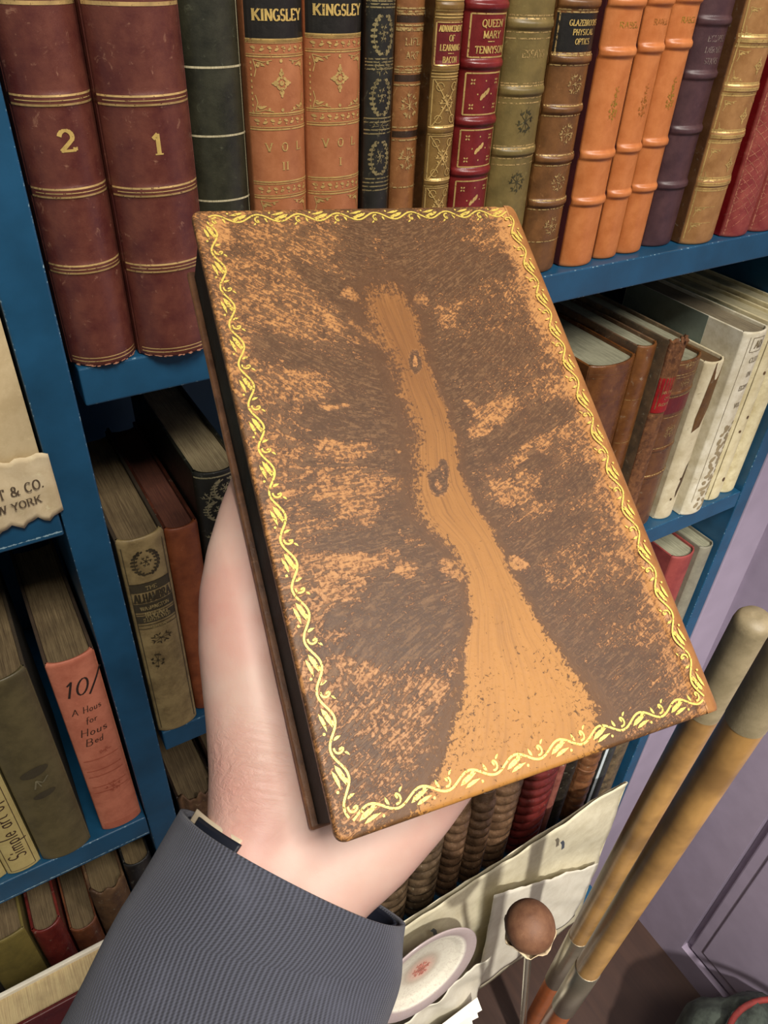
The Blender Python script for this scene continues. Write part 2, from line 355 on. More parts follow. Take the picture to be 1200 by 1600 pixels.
def floret(T, cx, cz, s):
    T.ell(cx, cz, s*.13, s*.13)
    for k in range(4):
        a = k*math.pi/2
        T.ell(cx+.36*s*math.cos(a), cz+.46*s*math.sin(a), s*.13, s*.15, a, 8); T.ell(cx+.24*s*math.cos(a), cz+.27*s*math.sin(a), s*.07, s*.07)
        T.ell(cx+.27*s*math.cos(a+.78), cz+.3*s*math.sin(a+.78), s*.16, s*.08, a+.78+1.57, 8)
    T.ell(cx, cz+.62*s, s*.07, s*.1); T.ell(cx, cz-.62*s, s*.07, s*.1); T.ell(cx+.5*s, cz, s*.09, s*.06); T.ell(cx-.5*s, cz, s*.09, s*.06)
def spray(T, cx, cz, rx, rz, n=7, w=.0004, seed=1):
    R = random.Random(seed)
    for i in range(n):
        a = 2*math.pi*i/n+R.uniform(-.2, .2); x, z = cx+rx*.55*math.cos(a), cz+rz*.55*math.sin(a)
        T.line([(cx+rx*.1*math.cos(a), cz+rz*.1*math.sin(a)), (cx+rx*.5*math.cos(a+.25), cz+rz*.5*math.sin(a+.25)), (cx+rx*math.cos(a), cz+rz*math.sin(a))], w, True)
        T.leaf(x, z, rx*.36, rz*.12, a+.6); T.leaf(x, z, rx*.3, rz*.11, a-.9)
    T.ell(cx, cz, rx*.14, rz*.14)
def wreath(T, cx, cz, rx, rz, w=.0005):
    for s in (-1, 1):
        pts = [(cx+s*rx*math.sin(t)*.9, cz-rz*math.cos(t)) for t in [2.7*k/9 for k in range(10)]]
        T.line(pts, w)
        for k in range(1, 10):
            x, z = pts[k]; T.ell(x+s*rx*.12, z, rx*.2, rz*.09, s*.9+k*.2, 7); T.ell(x-s*rx*.14, z, rx*.13, rz*.07, -s*.6, 7)
    spray(T, cx, cz+rz*.1, rx*.55, rz*.5, 6, w, 3)
def corner(T, cx, cz, sx, sz, s, w=.0004):
    T.line([(cx, cz), (cx+sx*s*.5, cz+sz*s*.12), (cx+sx*s, cz+sz*s*.02)], w); T.line([(cx, cz), (cx+sx*s*.12, cz+sz*s*.5), (cx+sx*s*.02, cz+sz*s*.9)], w)
    T.leaf(cx+sx*s*.15, cz+sz*s*.15, s*.5, s*.1, math.atan2(sz*.4, sx)); T.ell(cx+sx*s*.2, cz+sz*s*.3, s*.1, s*.1); T.ell(cx+sx*s*.75, cz+sz*s*.16, s*.08, s*.08)

# ================================================================== SETTING
S1, S2, S3, S4 = 1.545, 1.203, 0.860, 0.502        # shelf tops in the wide bay
LA, LB, LC = 1.462, 1.097, 0.862                   # shelf tops in the left bay
XL0, XL1, XR0, XR1 = .0255, .0508, .8075, .831
b = NB('floorboards'); v = b.coord(); br = b.new('TexBrick', Vector=b.coord((7, 1, 1)), Scale=1.0); n = b.noise(b.coord((30, 1.5, 1)), 3, 6)
b.set(b.b.inputs['Base Color'], b.mix(n, lin((44,30,26)), lin((78,54,42)))); b.b.inputs['Roughness'].default_value = .5; FL = b.m
tag(box('floor', -1.2, 2.2, -2.4, .35, -.03, 0, FL), kind='structure')
XW = .955
tag(box('wall_back', -1.2, 2.2, .32, .36, 0, 2.9, plain('wall_paint', (110, 98, 112), .6)), kind='structure')
# purple pilaster strips between bookcase and side wall
tag(box('trim_1', XR1, .904, -.002, .30, 0, 2.4, purple, origin=(XR1, -.002, 0), bev=.002), kind='structure')
tag(box('trim_2', .914, .938, .012, .30, 0, 2.4, purple, origin=(.914, .012, 0), bev=.004), kind='structure')
tag(box('trim_3', .904, XW, .022, .30, 0, 2.4, purple, origin=(.904, .022, 0)), kind='structure')
# side wall with a sunk panel
py1, pz0, py0, pz1 = -.181, .07, -1.05, 1.35
vs = []; fs = []
def quad_wall(y0, y1, z0, z1, x=XW):
    i = len(vs); vs.extend([(x, y0, z0), (x, y1, z0), (x, y1, z1), (x, y0, z1)]); fs.append((i, i+3, i+2, i+1)[::-1])
def solid(y0, y1, z0, z1, x0, x1):
    v_, f_ = boxv(x0, x1, y0, y1, z0, z1); i = len(vs); vs.extend(v_); fs.extend([tuple(q+i for q in f) for f in f_])
solid(py1, .32, 0, 2.9, XW, XW+.06); solid(-2.4, py0, 0, 2.9, XW, XW+.06); solid(py0, py1, 0, pz0, XW, XW+.06); solid(py0, py1, pz1, 2.9, XW, XW+.06); solid(py0, py1, pz0, pz1, XW+.02, XW+.06)
wall = tag(mesh('wall_right', vs, fs, purple), kind='structure')
box('panel_moulding', XW+.008, XW+.02, py0+.012, py1-.012, pz0+.012, pz1-.012, purple, wall, bev=.003)
box('panel_field', XW+.004, XW+.01, py0+.05, py1-.036, pz0+.045, pz1-.05, purple, wall, bev=.002)

case = empty('bookcase', (0, 0, 0), 'tall blue painted bookcase with worn edges, standing beside the purple wall', 'bookcase')
def upright(x0, x1): box('upright', x0, x1, 0, .30, 0, 2.35, blue_up, case, origin=(x0, 0, 0), bev=.0012)
upright(XL0, XL1); upright(XR0, XR1); upright(-.40, -.375)
def shelf(x0, x1, zt, th=.0245, y0=0): box('shelf', x0, x1, y0, .295, zt-th, zt, blue_shelf, case, origin=(x0, y0, zt), bev=.0012)
for z in (S1, S2, S3): shelf(.0552, XR0-.002, z)
shelf(.0552, XR0-.002, S4)
for z in (LA, LB, LC): shelf(-.374, XL0-.001, z, .028)
shelf(-.374, XL0-.001, .6, .025); shelf(-.374, XR0, 2.0, .025)
box('back_panel', -.375, XR0, .297, .309, 0, 2.35, blue_dark, case, origin=(-.375, .297, 0))
box('batten', .085, .125, .255, .296, S1-.10, S1-.0246, blue_dark, case, bev=.003, origin=(.085,.255,S1))
box('base_plinth', .012, XR0, .06, .295, 0, .182, blue_dark, case, origin=(.012, .06, .182))
box('base_ledge', .012, XR0-.0, -.05, .295, .182, .205, blue_shelf, case, origin=(.012, -.05, .205), bev=.002)

# ================================================================== TOP ROW
maroon = leather('maroon', (108, 60, 46), (80, 38, 34), .36, .35, (196,150,120))
def vol(label, num, x0, x1, yf, lpx, cx, h=.232):
    B = Book(label, x0, x1, yf, S1, h, .19, maroon, pg=PGD, b=.014, group=None, bands=[(zp(cx, y, 0)-S1, .0007, .0028) for y in lpx])
    T = B.tool()
    for y in lpx:
        z = zp(cx, y, 0)-S1; B.hline(T, z+.0019, .0009); B.hline(T, z-.0019, .0010); B.hline(T, z, .0005, .9)
    for q in (.0035, .0055): B.hline(T, q, .0006, .93)
    B.hline(T, zp(cx, 5, 0)-S1, .0016)
    T.build('gilt_lines', gilt('lines', (222,186,122), .16, .32), B.spine)
    T = B.tool(); z = zp(cx, 220, 0)-S1; T.text(num, 0.001, z, .0092, .0078 if num == '2' else .0055, .24, .13); T.build('gilt_number', GOLDBR, B.spine)
    T = B.tool(.0004); R = random.Random(int(num))
    for k in range(26): T.ell(R.uniform(-.9, .9)*B.t/2, R.uniform(.0006, .0014), R.uniform(.0006, .0015), R.uniform(.0002, .0004), R.uniform(-.3, .3), 7)
    T.build('frayed_foot', leather('frayed', (206, 150, 116), (160, 104, 80), .6), B.spine)
    return B
vol('thick dark maroon leather volume numbered 2 beside the blue upright', '2', .0530, .0905, -.004, (156, 302, 424), 90)
vol('thick dark maroon leather volume numbered 1', '1', .0915, .1385, -.010, (152, 293, 412), 240, .236)
dg = leather('dark_green', (54, 54, 38), (32, 33, 24), .4, .25, (120,125,100))
B = Book('blackish green volume with thin single gold lines, right of maroon volume 1', .1365, .168, .006, S1, .26, .19, dg, pg=PGD)
T = B.tool()
for y in (110, 219, 322): B.hline(T, zp(335, y)-S1, .0010)
B.vline(T, .0142, .01, .24, .0004); T.build('gilt_lines', gilt('pale', (205,200,150), .2, .35, .5), B.spine)
tan = leather('kingsley', (176, 114, 74), (152, 92, 56), .4, .25, (205,150,100))
blk = leather('black_label', (34, 31, 25), (22, 20, 17), .4, .1, (90,90,80))
def kingsley(label, roman, x0, x1, cx, dy):
    B = Book(label, x0, x1, .001, S1, .205, .15, tan, pg=PG, group=None)
    Z = lambda y: zp(cx, y+dy)-S1
    B.panel(Z(63), Z(-22), blk); T = B.tool(.0003)
    for y in (63.5, 66, -22): B.hline(T, Z(y), .0007)
    band_orn(B, T, Z(78), Z(66)-Z(91)); band_orn(B, T, Z(192), Z(180)-Z(205)); band_orn(B, T, Z(299), Z(287)-Z(312))
    floret(T, 0, Z(132), .0096)
    hw = B.t/2*.82
    for s in (-1, 1):
        corner(T, s*hw, Z(95), -s, -1, .009); corner(T, s*hw, Z(177), -s, 1, .009); corner(T, s*hw, Z(316), -s, -1, .009)
    T.ell(0, Z(97), .0009, .0009); T.ell(0, Z(174), .0009, .0009)
    for k in range(9):
        a = Z(100)+(Z(176)-Z(100))*k/8; T.ell(-hw*1.07, a, .0003, .0007)
    T.build('gilt_tooling', GILT, B.spine)
    T = B.tool(.0005); T.text('KINGSLEY', 0, Z(25), .0048, B.t*.80, .24, .13)
    T.build('lettering', GOLDBR, B.spine)
    T = B.tool(.0003); T.text('V', -.0085, Z(232), .0042, .0036); T.text('O', 0.0005, Z(232), .0042, .0036); T.text('L', .0095, Z(232), .0042, .003); T.text(roman, .0005, Z(262), .004, .0022*len(roman)); T.build('volume_number', GILT, B.spine)
kingsley('tan spine with black label lettered KINGSLEY, VOL II', 'II', .1685, .2035, 435, 0)
kingsley('tan spine with black label lettered KINGSLEY, VOL I', 'I', .2040, .2390, 530, -8)
bo = leather('black_ornate', (38, 37, 30), (24, 23, 19), .42, .4, (130,125,95))
B = Book('narrow black spine with gilt floral wreaths, right of the two tan volumes', .2405, .2595, .004, S1, .25, .15, bo, pg=PG)
dim = gilt('dim', (176,160,112), .35, .42, .55); T = B.tool()
for y in (57, 155, 250): wreath(T, 0, zp(600, y)-S1, .0062, .0095, .0006)
for y in (95, 100, 105, 111, 14, 9, 4, 188, 194, 206, 212, 282, 288, 294, 300): B.hline(T, zp(600, y)-S1, .0007)
for y in (200, 110): spray(T, 0, zp(600, y)-S1, .007, .003, 6, .0004, int(y))
T.build('gilt_tooling', dim, B.spine)
tn = leather('narrow_tan', (150, 100, 56), (112, 70, 38), .42, .5, (205,165,105)); dk = leather('dark_brown_label', (62, 44, 28), (44,30,20), .4, .1)
B = Book('narrow tan spine with dark bands squeezed beside the black ornate one', .2600, .2790, .010, S1, .228, .15, tn, pg=PG)
for a, c in ((40, 29), (134, 123), (222, 212)): B.panel(zp(640, a)-S1, zp(640, c)-S1, dk, name='dark_band')
T = B.tool(.0004)
for y in (17, 22, 26, 44, 49, 52, 110, 115, 119, 139, 206, 226, 300): B.hline(T, zp(640, y)-S1, .0009)
T.text('LIFE', 0, zp(640, 70)-S1, .0035, .010); T.text('ART', 0, zp(640, 92)-S1, .0035, .009)
spray(T, 0, zp(640, 172)-S1, .007, .009, 8, .0005, 5); spray(T, 0, zp(640, 255)-S1, .007, .009, 8, .0005, 9); T.build('gilt_tooling', GILTW, B.spine)
bc = leather('bacon', (134, 104, 52), (104, 76, 36), .4, .4, (190,160,90)); rl = leather('red_label', (112, 32, 30), (92, 22, 24), .4, .1)
B = Book('brown spine gilt with lattice panels and red label lettered ADVANCEMENT OF LEARNING', .2845, .3055, .000, S1, .25, .15, bc, board=leather('bacon_board', (92,62,30)), pg=PG, bands=[(zp(690, y)-S1, .0009, .0018) for y in (12, 108, 205, 285)])
Z = lambda y: zp(690, y)-S1
B.panel(Z(105), Z(35), rl, .93); T = B.tool(.0004)
B.rect(T, Z(103.5), Z(36.5), .9, .0006)
for y in (2, 18, 24, 29, 112, 117, 122, 200, 211, 282, 291): B.hline(T, Z(y), .0007)
for za, zb in ((Z(198), Z(126)), (Z(280), Z(214)), (Z(350), Z(294))):
    hw = B.t/2*.82; m_ = (za+zb)/2; B.rect(T, za, zb, .88, .0005)
    T.line([(-hw, za), (hw, zb)], .0006); T.line([(-hw, zb), (hw, za)], .0006)
    spray(T, 0, m_, .0055, .006, 8, .0005, 4)
    for s in (-1, 1):
        for q in (za, zb): T.line(arc(s*hw*.6, q+(m_-q)*.3, .0022, .0022, 0, 330, 9), .0005)
T.build('gilt_tooling', GILT, B.spine)
T = B.tool(.0005)
for t_, y, w in (('ADVANCEMENT', 46, .0165), ('OF', 61, .004), ('LEARNING', 76, .0145), ('BACON', 95, .0105)): T.text(t_, 0, Z(y), .0030, w*.95)
T.line([(-.002, Z(85)), (.002, Z(85))], .0004); T.build('lettering', GOLDBR, B.spine)
qm = leather('crimson', (122, 36, 34), (96, 22, 22), .3, .15, (190,90,80))
B = Book('crimson leather spine with gilt frames lettered QUEEN MARY TENNYSON', .3065, .3385, .004, S1, .25, .15, qm, pg=PG, bands=[(zp(745, y)-S1, .0022, .0022) for y in (12, 105, 195, 273)])
Z = lambda y: zp(745, y)-S1; T = B.tool()
for a, c in ((93, 24), (183, 118), (264, 207), (345, 286)): B.rect(T, Z(a), Z(c), .80, .0008)
for a, c in ((183, 118), (264, 207), (345, 286)):
    m_ = (Z(a)+Z(c))/2; hh = (Z(c)-Z(a))
    for k in range(3): T.ell(-.002+.002*k, m_+.0015*(k-1), .0011, .0022, -.5)
    for s in (-1, 1):
        T.ell(s*.0052, m_, .0005, .0005); T.ell(0, m_+s*hh*.32, .0005, .0005)
        for q in (-1, 1):
            for k in range(4): T.ell(s*.0088+.0011*math.cos(k*1.57+.78), m_+q*hh*.3+.0013*math.sin(k*1.57+.78), .0007, .0005, k*1.57+.78, 7)
T.build('gilt_tooling', GILT, B.spine); T = B.tool(.0004)
for t_, y, w in (('QUEEN', 39, .0165), ('MARY', 57, .0135), ('TENNYSON', 81, .0225)): T.text(t_, 0.001, Z(y), .0036, w*.95)
T.line([(-.002, Z(68)), (.003, Z(68))], .0005); T.build('lettering', GOLDBR, B.spine)
ol = leather('olive', (124, 106, 58), (98, 84, 46), .4, .35, (170,160,100))
B = Book('olive green leather spine with faded label, left of GLAZEBROOK PHYSICAL OPTICS', .3390, .3755, .004, S1, .255, .15, ol, pg=PG, bands=[(zp(800, y)-S1, .0020, .0024) for y in (42, 148, 243)])
Z = lambda y: zp(800, y)-S1; T = B.tool()
for y in (27, 32, 54, 64, 135, 139, 158, 166, 233, 237, 252, 262): B.hline(T, Z(y), .0008)
T.text('ESSAYS', 0, Z(88), .004, .018); T.build('gilt_tooling', GILTW, B.spine)
T = B.tool(); spray(T, 0, Z(195), .0075, .009, 8, .0006, 2); spray(T, 0, Z(290), .0075, .008, 8, .0006, 6); T.build('dark_ornament', leather('dark_orn', (74,68,36)), B.spine)
op = leather('optics', (126, 84, 44), (94, 62, 32), .36, .4, (180,130,80)); 
B = Book('brown calf spine with black label lettered GLAZEBROOK PHYSICAL OPTICS', .3770, .4120, .006, S1, .25, .15, op, pg=PG, bands=[(zp(865, y)-S1, .0024, .0024) for y in (8, 98, 178, 255, 323)])
Z = lambda y: zp(870, y)-S1
B.panel(Z(86), Z(24), blk); T = B.tool(.0004)
for y in (18, 22, 88, 91, 107, 171, 187, 248, 264, 317, 331, 380): B.hline(T, Z(y), .0008)
B.vline(T, -B.t/2*.9, Z(90), Z(22), .0006)
for y in (137, 215, 290, 357): spray(T, .001, Z(y), .0075, .0075, 8, .0005, int(y))
T.build('gilt_tooling', GILTW, B.spine); T = B.tool(.0005)
for t_, y, w in (('GLAZEBROOKS', 39, .026), ('PHYSICAL', 54, .019), ('OPTICS', 69, .0135)): T.text(t_, 0.001, Z(y), .0031, w*.92)
T.build('lettering', GOLDBR, B.spine)
orc = leather('orange', (204, 128, 72), (182, 106, 54), .36, .18, (226,160,100)); mb = cloth('maroon_board', (86, 28, 34))
for (x0, x1, yf, cx, lab, sd) in ((.4285, .4625, .004, 925, 'orange leather spine, leftmost of the three alike, next to the brown GLAZEBROOK book', 1), (.4635, .4890, .008, 965, 'orange leather spine, middle of the three alike', 2), (.4895, .5170, .009, 1008, 'orange leather spine, rightmost of the three alike, touching the dark purple book', 3)):
    rr = {1: (5, 86, 247, 318), 2: (3, 81, 240, 310), 3: (-1, 75, 231, 301)}[sd]
    Z = lambda y: zp(cx-12, y, .005)-S1
    B = Book(lab, x0, x1, yf, S1, .235, .15, orc, board=mb, pg=PG, bands=[(Z(y), .0024, .0026) for y in rr], group=None)
    T = B.tool(); T.text('RABEL', 0, Z({1: 41, 2: 37, 3: 34}[sd]), .0033, B.t*.5); cz = Z({1: 172, 2: 170, 3: 160}[sd])
    for k in range(7): T.leaf((-1)**k*.001, cz+.002*(k-3), .0038, .0014, 1.57+(-1)**k*.9)
    spray(T, 0, cz-.002, .0048, .0085, 8, .0005, sd); spray(T, 0, cz+.010, .0022, .005, 5, .0004, sd+3)
    T.build('gilt_ornament', gilt('orange_gilt', (214,170,70), .45, .4, .6) if sd != 2 else gilt('faint', (186,120,50), .5, .5, .3), B.spine)
pu = leather('plum', (84, 56, 58), (64, 42, 46), .42, .15, (120,90,100))
Z = lambda y: zp(1075, y, .01)-S1
B = Book('dark plum leather spine with raised bands, right of the orange volumes', .5180, .5535, .012, S1, .25, .15, pu, pg=PG, bands=[(Z(y), .0022, .0026) for y in (36, 122, 207, 290)])
T = B.tool()
for t_, y, w in (('ECLIPSE', 63, .017), ('LIBRARY', 81, .017), ('STAIRS', 99, .014)): T.text(t_, 0, Z(y), .0038, w)
T.build('lettering', gilt('silver', (170,150,140), .4, .4, .5), B.spine)
t2 = leather('calf_tan', (172, 128, 78), (142, 100, 56), .38, .3, (200,160,110)); bb = leather('brown_board', (104, 70, 40), (84,54,30))
Z = lambda y: zp(1130, y, .005)-S1
B = Book('tan calf spine with gilt lozenges and pale bands, right of the plum book', .5640, .6090, .001, S1, .26, .15, t2, board=bb, pg=PG, bands=[(Z(y), .0013, .0026) for y in (65, 141, 213, 284)])
T = B.tool()
for y in (65, 141, 213, 284):
    for d_ in (-9, -6, -1, 2, 7, 10): B.hline(T, Z(y+d_), .0011)
for y in (36, 105, 183, 256):
    floret(T, .003, Z(y), .0085)
    for s in (-1, 1):
        corner(T, s*B.t/2*.85, Z(y-24), -s, -1, .008); corner(T, s*B.t/2*.85, Z(y+24), -s, 1, .008)
for y in (318, 341): corner(T, -B.t/2*.85, Z(y), 1, -1, .009); T.line([(-.015, Z(y)), (0, Z(y))], .0005)
T.text('O', .001, Z(20), .006, .005); T.text('OF', .003, Z(6), .006, .009); B.vline(T, -B.t/2*.93, .005, .25, .0006); T.build('gilt_tooling', GILT, B.spine)
pk = leather('pink_morocco', (156, 78, 66), (124, 44, 44), .42, .4, (220,150,130)); rbm = leather('bright_red_board', (132, 22, 26), (110,14,20), .35, .1)
for x0, x1, lab in ((.6200, .6560, 'rose red spine tooled with diagonal lattice, with bright red side'), (.6575, .6930, 'rose red lattice spine at the right end of the top row')):
    B = Book(lab, x0, x1, .001, S1, .25, .15, pk, board=rbm, pg=PG); T = B.tool(); hw = B.t/2*.9; st = .0075
    k = 0; z = .006
    while z < .235:
        n = 6
        for i in range(n):
            a = -hw+2*hw*i/n; c = -hw+2*hw*(i+1)/n
            T.seg((a, z+(a+hw)*.9), (c, z+(c+hw)*.9), .0005); T.seg((a, z+(hw-a)*.9), (c, z+(hw-c)*.9), .0004)
        z += st
    B.vline(T, -hw, .002, .245, .0006); T.build('tooled_lattice', gilt('rose', (226,150,120), .45, .4, .4), B.spine)

# ================================================================== SECOND ROW, LEFT PART
kh = cloth('khaki_gilt', (152, 132, 88), (112, 94, 60), .5, stain=.7)
B = Book('khaki cloth book with stamped lettering ALHAMBRA, beside the left upright', .0535, .0870, -.002, S2, .211, .15, kh, board=cloth('khaki_board', (60,48,32)), pg=PGD, b=.006)
Z = lambda y: zp(232, y)-S2
ddk = cloth('dark_stamp', (64, 56, 36), (52, 44, 28), .6)
for a, c in ((922, 908), (954, 940), (972, 960)): B.panel(Z(a), Z(c), ddk, .86, name='stamped_band')
T = B.tool(.0004)
for y in (907, 937, 957, 975, 981): B.hline(T, Z(y), .0006, .84)
wreath(T, 0, Z(875), .009, .011, .0006); spray(T, 0, Z(1000), .010, .006, 7, .0005, 7); spray(T, -.006, Z(1035), .006, .011, 7, .0005, 8)
B.vline(T, -B.t/2*.86, .006, .205, .0005); B.vline(T, B.t/2*.86, .006, .205, .0005)
T.text('ALHAMBRA', 0, Z(931), .0085, .0265, .15, .09); T.build('stamped_lettering', leather('stamp_dark', (70,60,38)), B.spine)
T = B.tool(.0006)
for t_, y, hh, w in (('THE', 915, .0035, .008), ('WASHINGTON', 947, .0036, .021), ('IRVING', 958, .0055, .0165), ('ILLUSTRATED', 966, .0036, .020), ('EDITION', 979, .003, .0115)): T.text(t_, 0, Z(y), hh, w)
T.build('pale_lettering', gilt('khaki_pale', (176,156,104), .3, .5, .3), B.spine)
ob = leather('orange_brown', (160, 88, 48), (122, 62, 34), .5, .35, (190,130,90))
Book('orange brown leather spine with no lettering, right of the khaki ALHAMBRA book', .0885, .1135, .006, S2, .203, .16, ob, board=leather('ob_board', (96,50,34)), pg=pages('red', (112,66,48), (76,42,32)), b=.005)
bk = leather('black_cream', (40, 40, 30), (26, 26, 20), .42, .2)
B = Book('black spine with cream scrollwork beside the hand', .1150, .1500, .004, S2, .243, .17, bk, pg=pages('ivory', (170,156,118), (120,104,76)))
T = B.tool()
for k in range(6):
    wreath(T, (-1)**k*.003, .228-.018*k, .0095, .0088, .0010); spray(T, -(-1)**k*.009, .222-.018*k, .006, .006, 6, .0008, k)
B.hline(T, .2395, .0012); T.build('scrollwork', gilt('cream_scroll', (196,186,142), .2, .5, .2), B.spine)

# ================================================================== SECOND ROW, RIGHT PART
gb = leather('glossy_brown', (124, 78, 38), (88, 50, 24), .25, .3, (190,140,90))
B = Book('glossy brown calf spine half hidden behind the right edge of the held book', .4900, .5490, .004, S2, .240, .17, gb, pg=PGG); T = B.tool()
for z in (.232, .228, .205, .2): B.hline(T, z, .0005)
T.build('blind_lines', leather('blind', (150,100,56)), B.spine)
B = Book('brown calf book with mottled worn boards and split joint, left of the crumbling one', .5505, .5765, .008, S2, .247, .17, leather('plain_calf', (134, 86, 42), (98, 58, 28), .34, .3), board=leather('mottled', (128,96,66), (78,62,52), .5, .5), pg=PGG); T = B.tool()
for z in (.19, .14): B.hline(T, z, .0005)
T.build('gilt_lines', GILTW, B.spine)
# crumbling spine
cr = leather('crumbling', (140, 92, 54), (84, 50, 28), .75, .6, (190,145,100), 1.0, 140)
B = Book('book with crumbling leather spine and bright red label', .5780, .6010, -.004, S2, .252, .17, cr, board=leather('mottled2', (128,104,76), (84,74,60), .5, .5), pg=PGG)
for v_ in B.spine.data.vertices:
    if v_.co.z > .18: v_.co.y += .0022*math.sin(v_.co.x*1900+v_.co.z*700)*math.cos(v_.co.z*1300)
    if v_.co.z > .235: v_.co.z += .003*math.sin(v_.co.x*900); v_.co.y += .002*math.sin(v_.co.x*1400)
Z = lambda y: zp(1030, y)-S2
B.panel(Z(641), Z(592), leather('bright_red', (168, 28, 28), (130,18,22), .45, .4, (200,80,70)), .98, .0009)
T = B.tool(.0012)
for t_, z in (('HISTORY', .6), ('OF', .42), ('ROME', .25)): T.text(t_, 0, Z(641)+(Z(592)-Z(641))*z, .003, .014 if t_ != 'OF' else .005)
T.build('lettering', GILTW, B.spine)
d5 = leather('calf_gilt', (118, 76, 36), (84, 50, 24), .3, .3)
Z = lambda y: zp(1065, y)-S2
B = Book('brown calf spine with gilt ornaments and dark crimson label', .6020, .6560, .008, S2, .218, .17, d5, pg=PGG, bands=[(Z(y), .0012, .002) for y in (622, 700, 736)])
B.panel(Z(650), Z(628), rl, .95); T = B.tool(.0003)
for y in (595, 599, 626, 655, 697, 702, 734, 738, 580): B.hline(T, Z(y), .0008)
for y in (583, 608, 672, 680): spray(T, .002, Z(y), .009, .0045, 8, .0007, int(y))
T.build('gilt_tooling', GILTW, B.spine)
cb = leather('cream_vellum', (228, 218, 186), (196, 182, 146), .55, .5, (120,96,60), .5, 45)
B = Book('cream vellum spine torn open at the top, between brown calf and tall cream book', .6600, .6905, .006, S2, .207, .16, cb, pg=pages('brown_dark', (112,84,48), (80,56,30)), board=cb)
T = B.tool(.0005); T.poly([(-.004, .2065), (.013, .2065), (.012, .17), (.009, .15), (.002, .128), (-.007, .122), (-.008, .14), (-.006, .17)]); T.build('torn_patch', leather('glue_brown', (112, 78, 34), (84,56,24)), B.spine)
T = B.tool(.0005); T.poly([(.005, .075), (.009, .08), (.007, .05), (.002, .03), (0, .04)]); T.ell(-.004, .03, .0012, .002); T.ell(.001, .058, .001, .002); T.build('worm_holes', leather('hole_brown', (90, 66, 34)), B.spine)
wv = leather('white_vellum', (236, 230, 208), (204, 194, 164), .55, .45, (150,130,95), .5, 50)
teal = cloth('teal_paper', (124, 136, 122), (108, 120, 108))
B = Book('tall pale vellum spine with faint brown lettering and grey green sides', .6945, .7330, -.004, S2, .237, .17, wv, board=wv, pg=pages('taupe', (150,138,112), (110,98,76)), b=.008)
mesh('paper_side', *boxv(-B.t/2-.0004, -B.t/2, .052, .168, .002, .2372), teal, B.root)
mesh('paper_side', *boxv(B.t/2, B.t/2+.0004, .052, .168, .002, .2372), teal, B.root)
T = B.tool(.0004); hw = B.t/2
B.rect(T, .215, .231, .42, .0007)
for i, (t_, z, w) in enumerate((('CLEO', .205, .02), ('IN', .188, .01), ('EGYPT', .172, .02), ('VOL', .15, .014))): T.text(t_, .004, z, .0058, w*.75, .14, .08)
B.vline(T, -hw*.62, .02, .232, .0004); T.text('AD', .002, .223, .008, .011); T.build('brown_lettering', leather('faint_brown', (150,134,100)), B.spine)
T = B.tool(.0003)
for k in range(40):
    z = .008+.003*k; T.ell(.004+.008*math.sin(k*2.3), z, .0045*(.5+random.random()), .003, random.random()*3, 7)
T.build('brown_stain', leather('stain', (168,152,118), (140,124,92), .7, .4), B.spine)
B = Book('cream vellum spine with brown spots, second from the right upright', .7450, .7745, .004, S2, .236, .17, leather('cream2', (232, 222, 184), (206, 192, 148), .5, .3, (140,110,60)), pg=PGW); T = B.tool(.0003)
for x, z, r_ in ((.002, .175, .003), (.003, .118, .003), (-.002, .1, .0025), (.003, .03, .004), (.006, .2, .004)): T.ell(x, z, r_*.7, r_, .8, 9)
T.build('brown_spots', leather('spots', (120, 90, 50)), B.spine)
T = B.tool(.0003); B.vline(T, -B.t/2*.7, .002, .23, .0008); T.build('fold_line', leather('fold', (160, 144, 104)), B.spine)
Book('ridged cream spine standing against the right blue upright', .7770, .8050, .006, S2, .240, .17, leather('cream3', (230, 220, 180), (200, 186, 142), .6, .5, (232,224,190), 1.0, 70), pg=PGW)

# ================================================================== THIRD ROW (partly seen)
dr = leather('damaged_spine', (124, 92, 62), (74, 50, 32), .6, .6, (196,170,130), .8)
B = Book('book with frayed tan leather head, beside the wrist below the ALHAMBRA book', .0560, .0950, .004, S3, .224, .15, dr, board=leather('db', (50,36,26)), pg=PGD)
for v_ in B.spine.data.vertices:
    if v_.co.z > .2: v_.co.z += .004*math.sin(v_.co.x*420+1); v_.co.y += .0018*math.sin(v_.co.x*800)
Book('dark brown book right of the frayed leather head', .0965, .1300, .012, S3, .232, .15, leather('dk3', (58,40,28)), pg=PGD)
Book('small red cloth book below the cream vellum books', .7350, .7790, .008, S3, .248, .13, cloth('red_cloth', (146, 66, 60), (118, 46, 44), .6), pg=PGG)
Book('grey paper covered book at the end of the third row by the right upright', .7800, .8060, .004, S3, .252, .13, cloth('grey_cloth', (134, 130, 112), (110, 106, 92), .6), pg=PGG, thick=.002)

# ================================================================== FOURTH ROW
def ribbed(label, x0, x1, yf, h, m, nb=7, bd=None, amp=.0052):
    return Book(label, x0, x1, yf, S4, h, .17, m, board=bd, pg=PGD, bands=[(.016+.024*k, amp, .0085) for k in range(10)], b=min(.016, (x1-x0)*.4), group='ribbed leather volumes on the fourth shelf')
rbk = leather('ribbed_brown', (108, 82, 60), (66, 48, 34), .24, .35, (190,170,140)); rb2 = leather('ribbed_dark', (96, 78, 58), (56, 44, 32), .22, .35, (200,190,160))
ribbed('thick ribbed brown leather volume right next to the cuff, above the plate', .290, .350, .000, .27, rb2)
ribbed('thick ribbed brown leather volume second from the cuff', .353, .408, .002, .27, rb2)
ribbed('ribbed brown leather volume third from the cuff', .414, .455, .006, .27, rbk)
ribbed('ribbed brown leather volume fourth from the cuff', .459, .500, .004, .27, rbk)
ribbed('ribbed brown leather volume touching the dark red one', .502, .556, .008, .27, rbk)
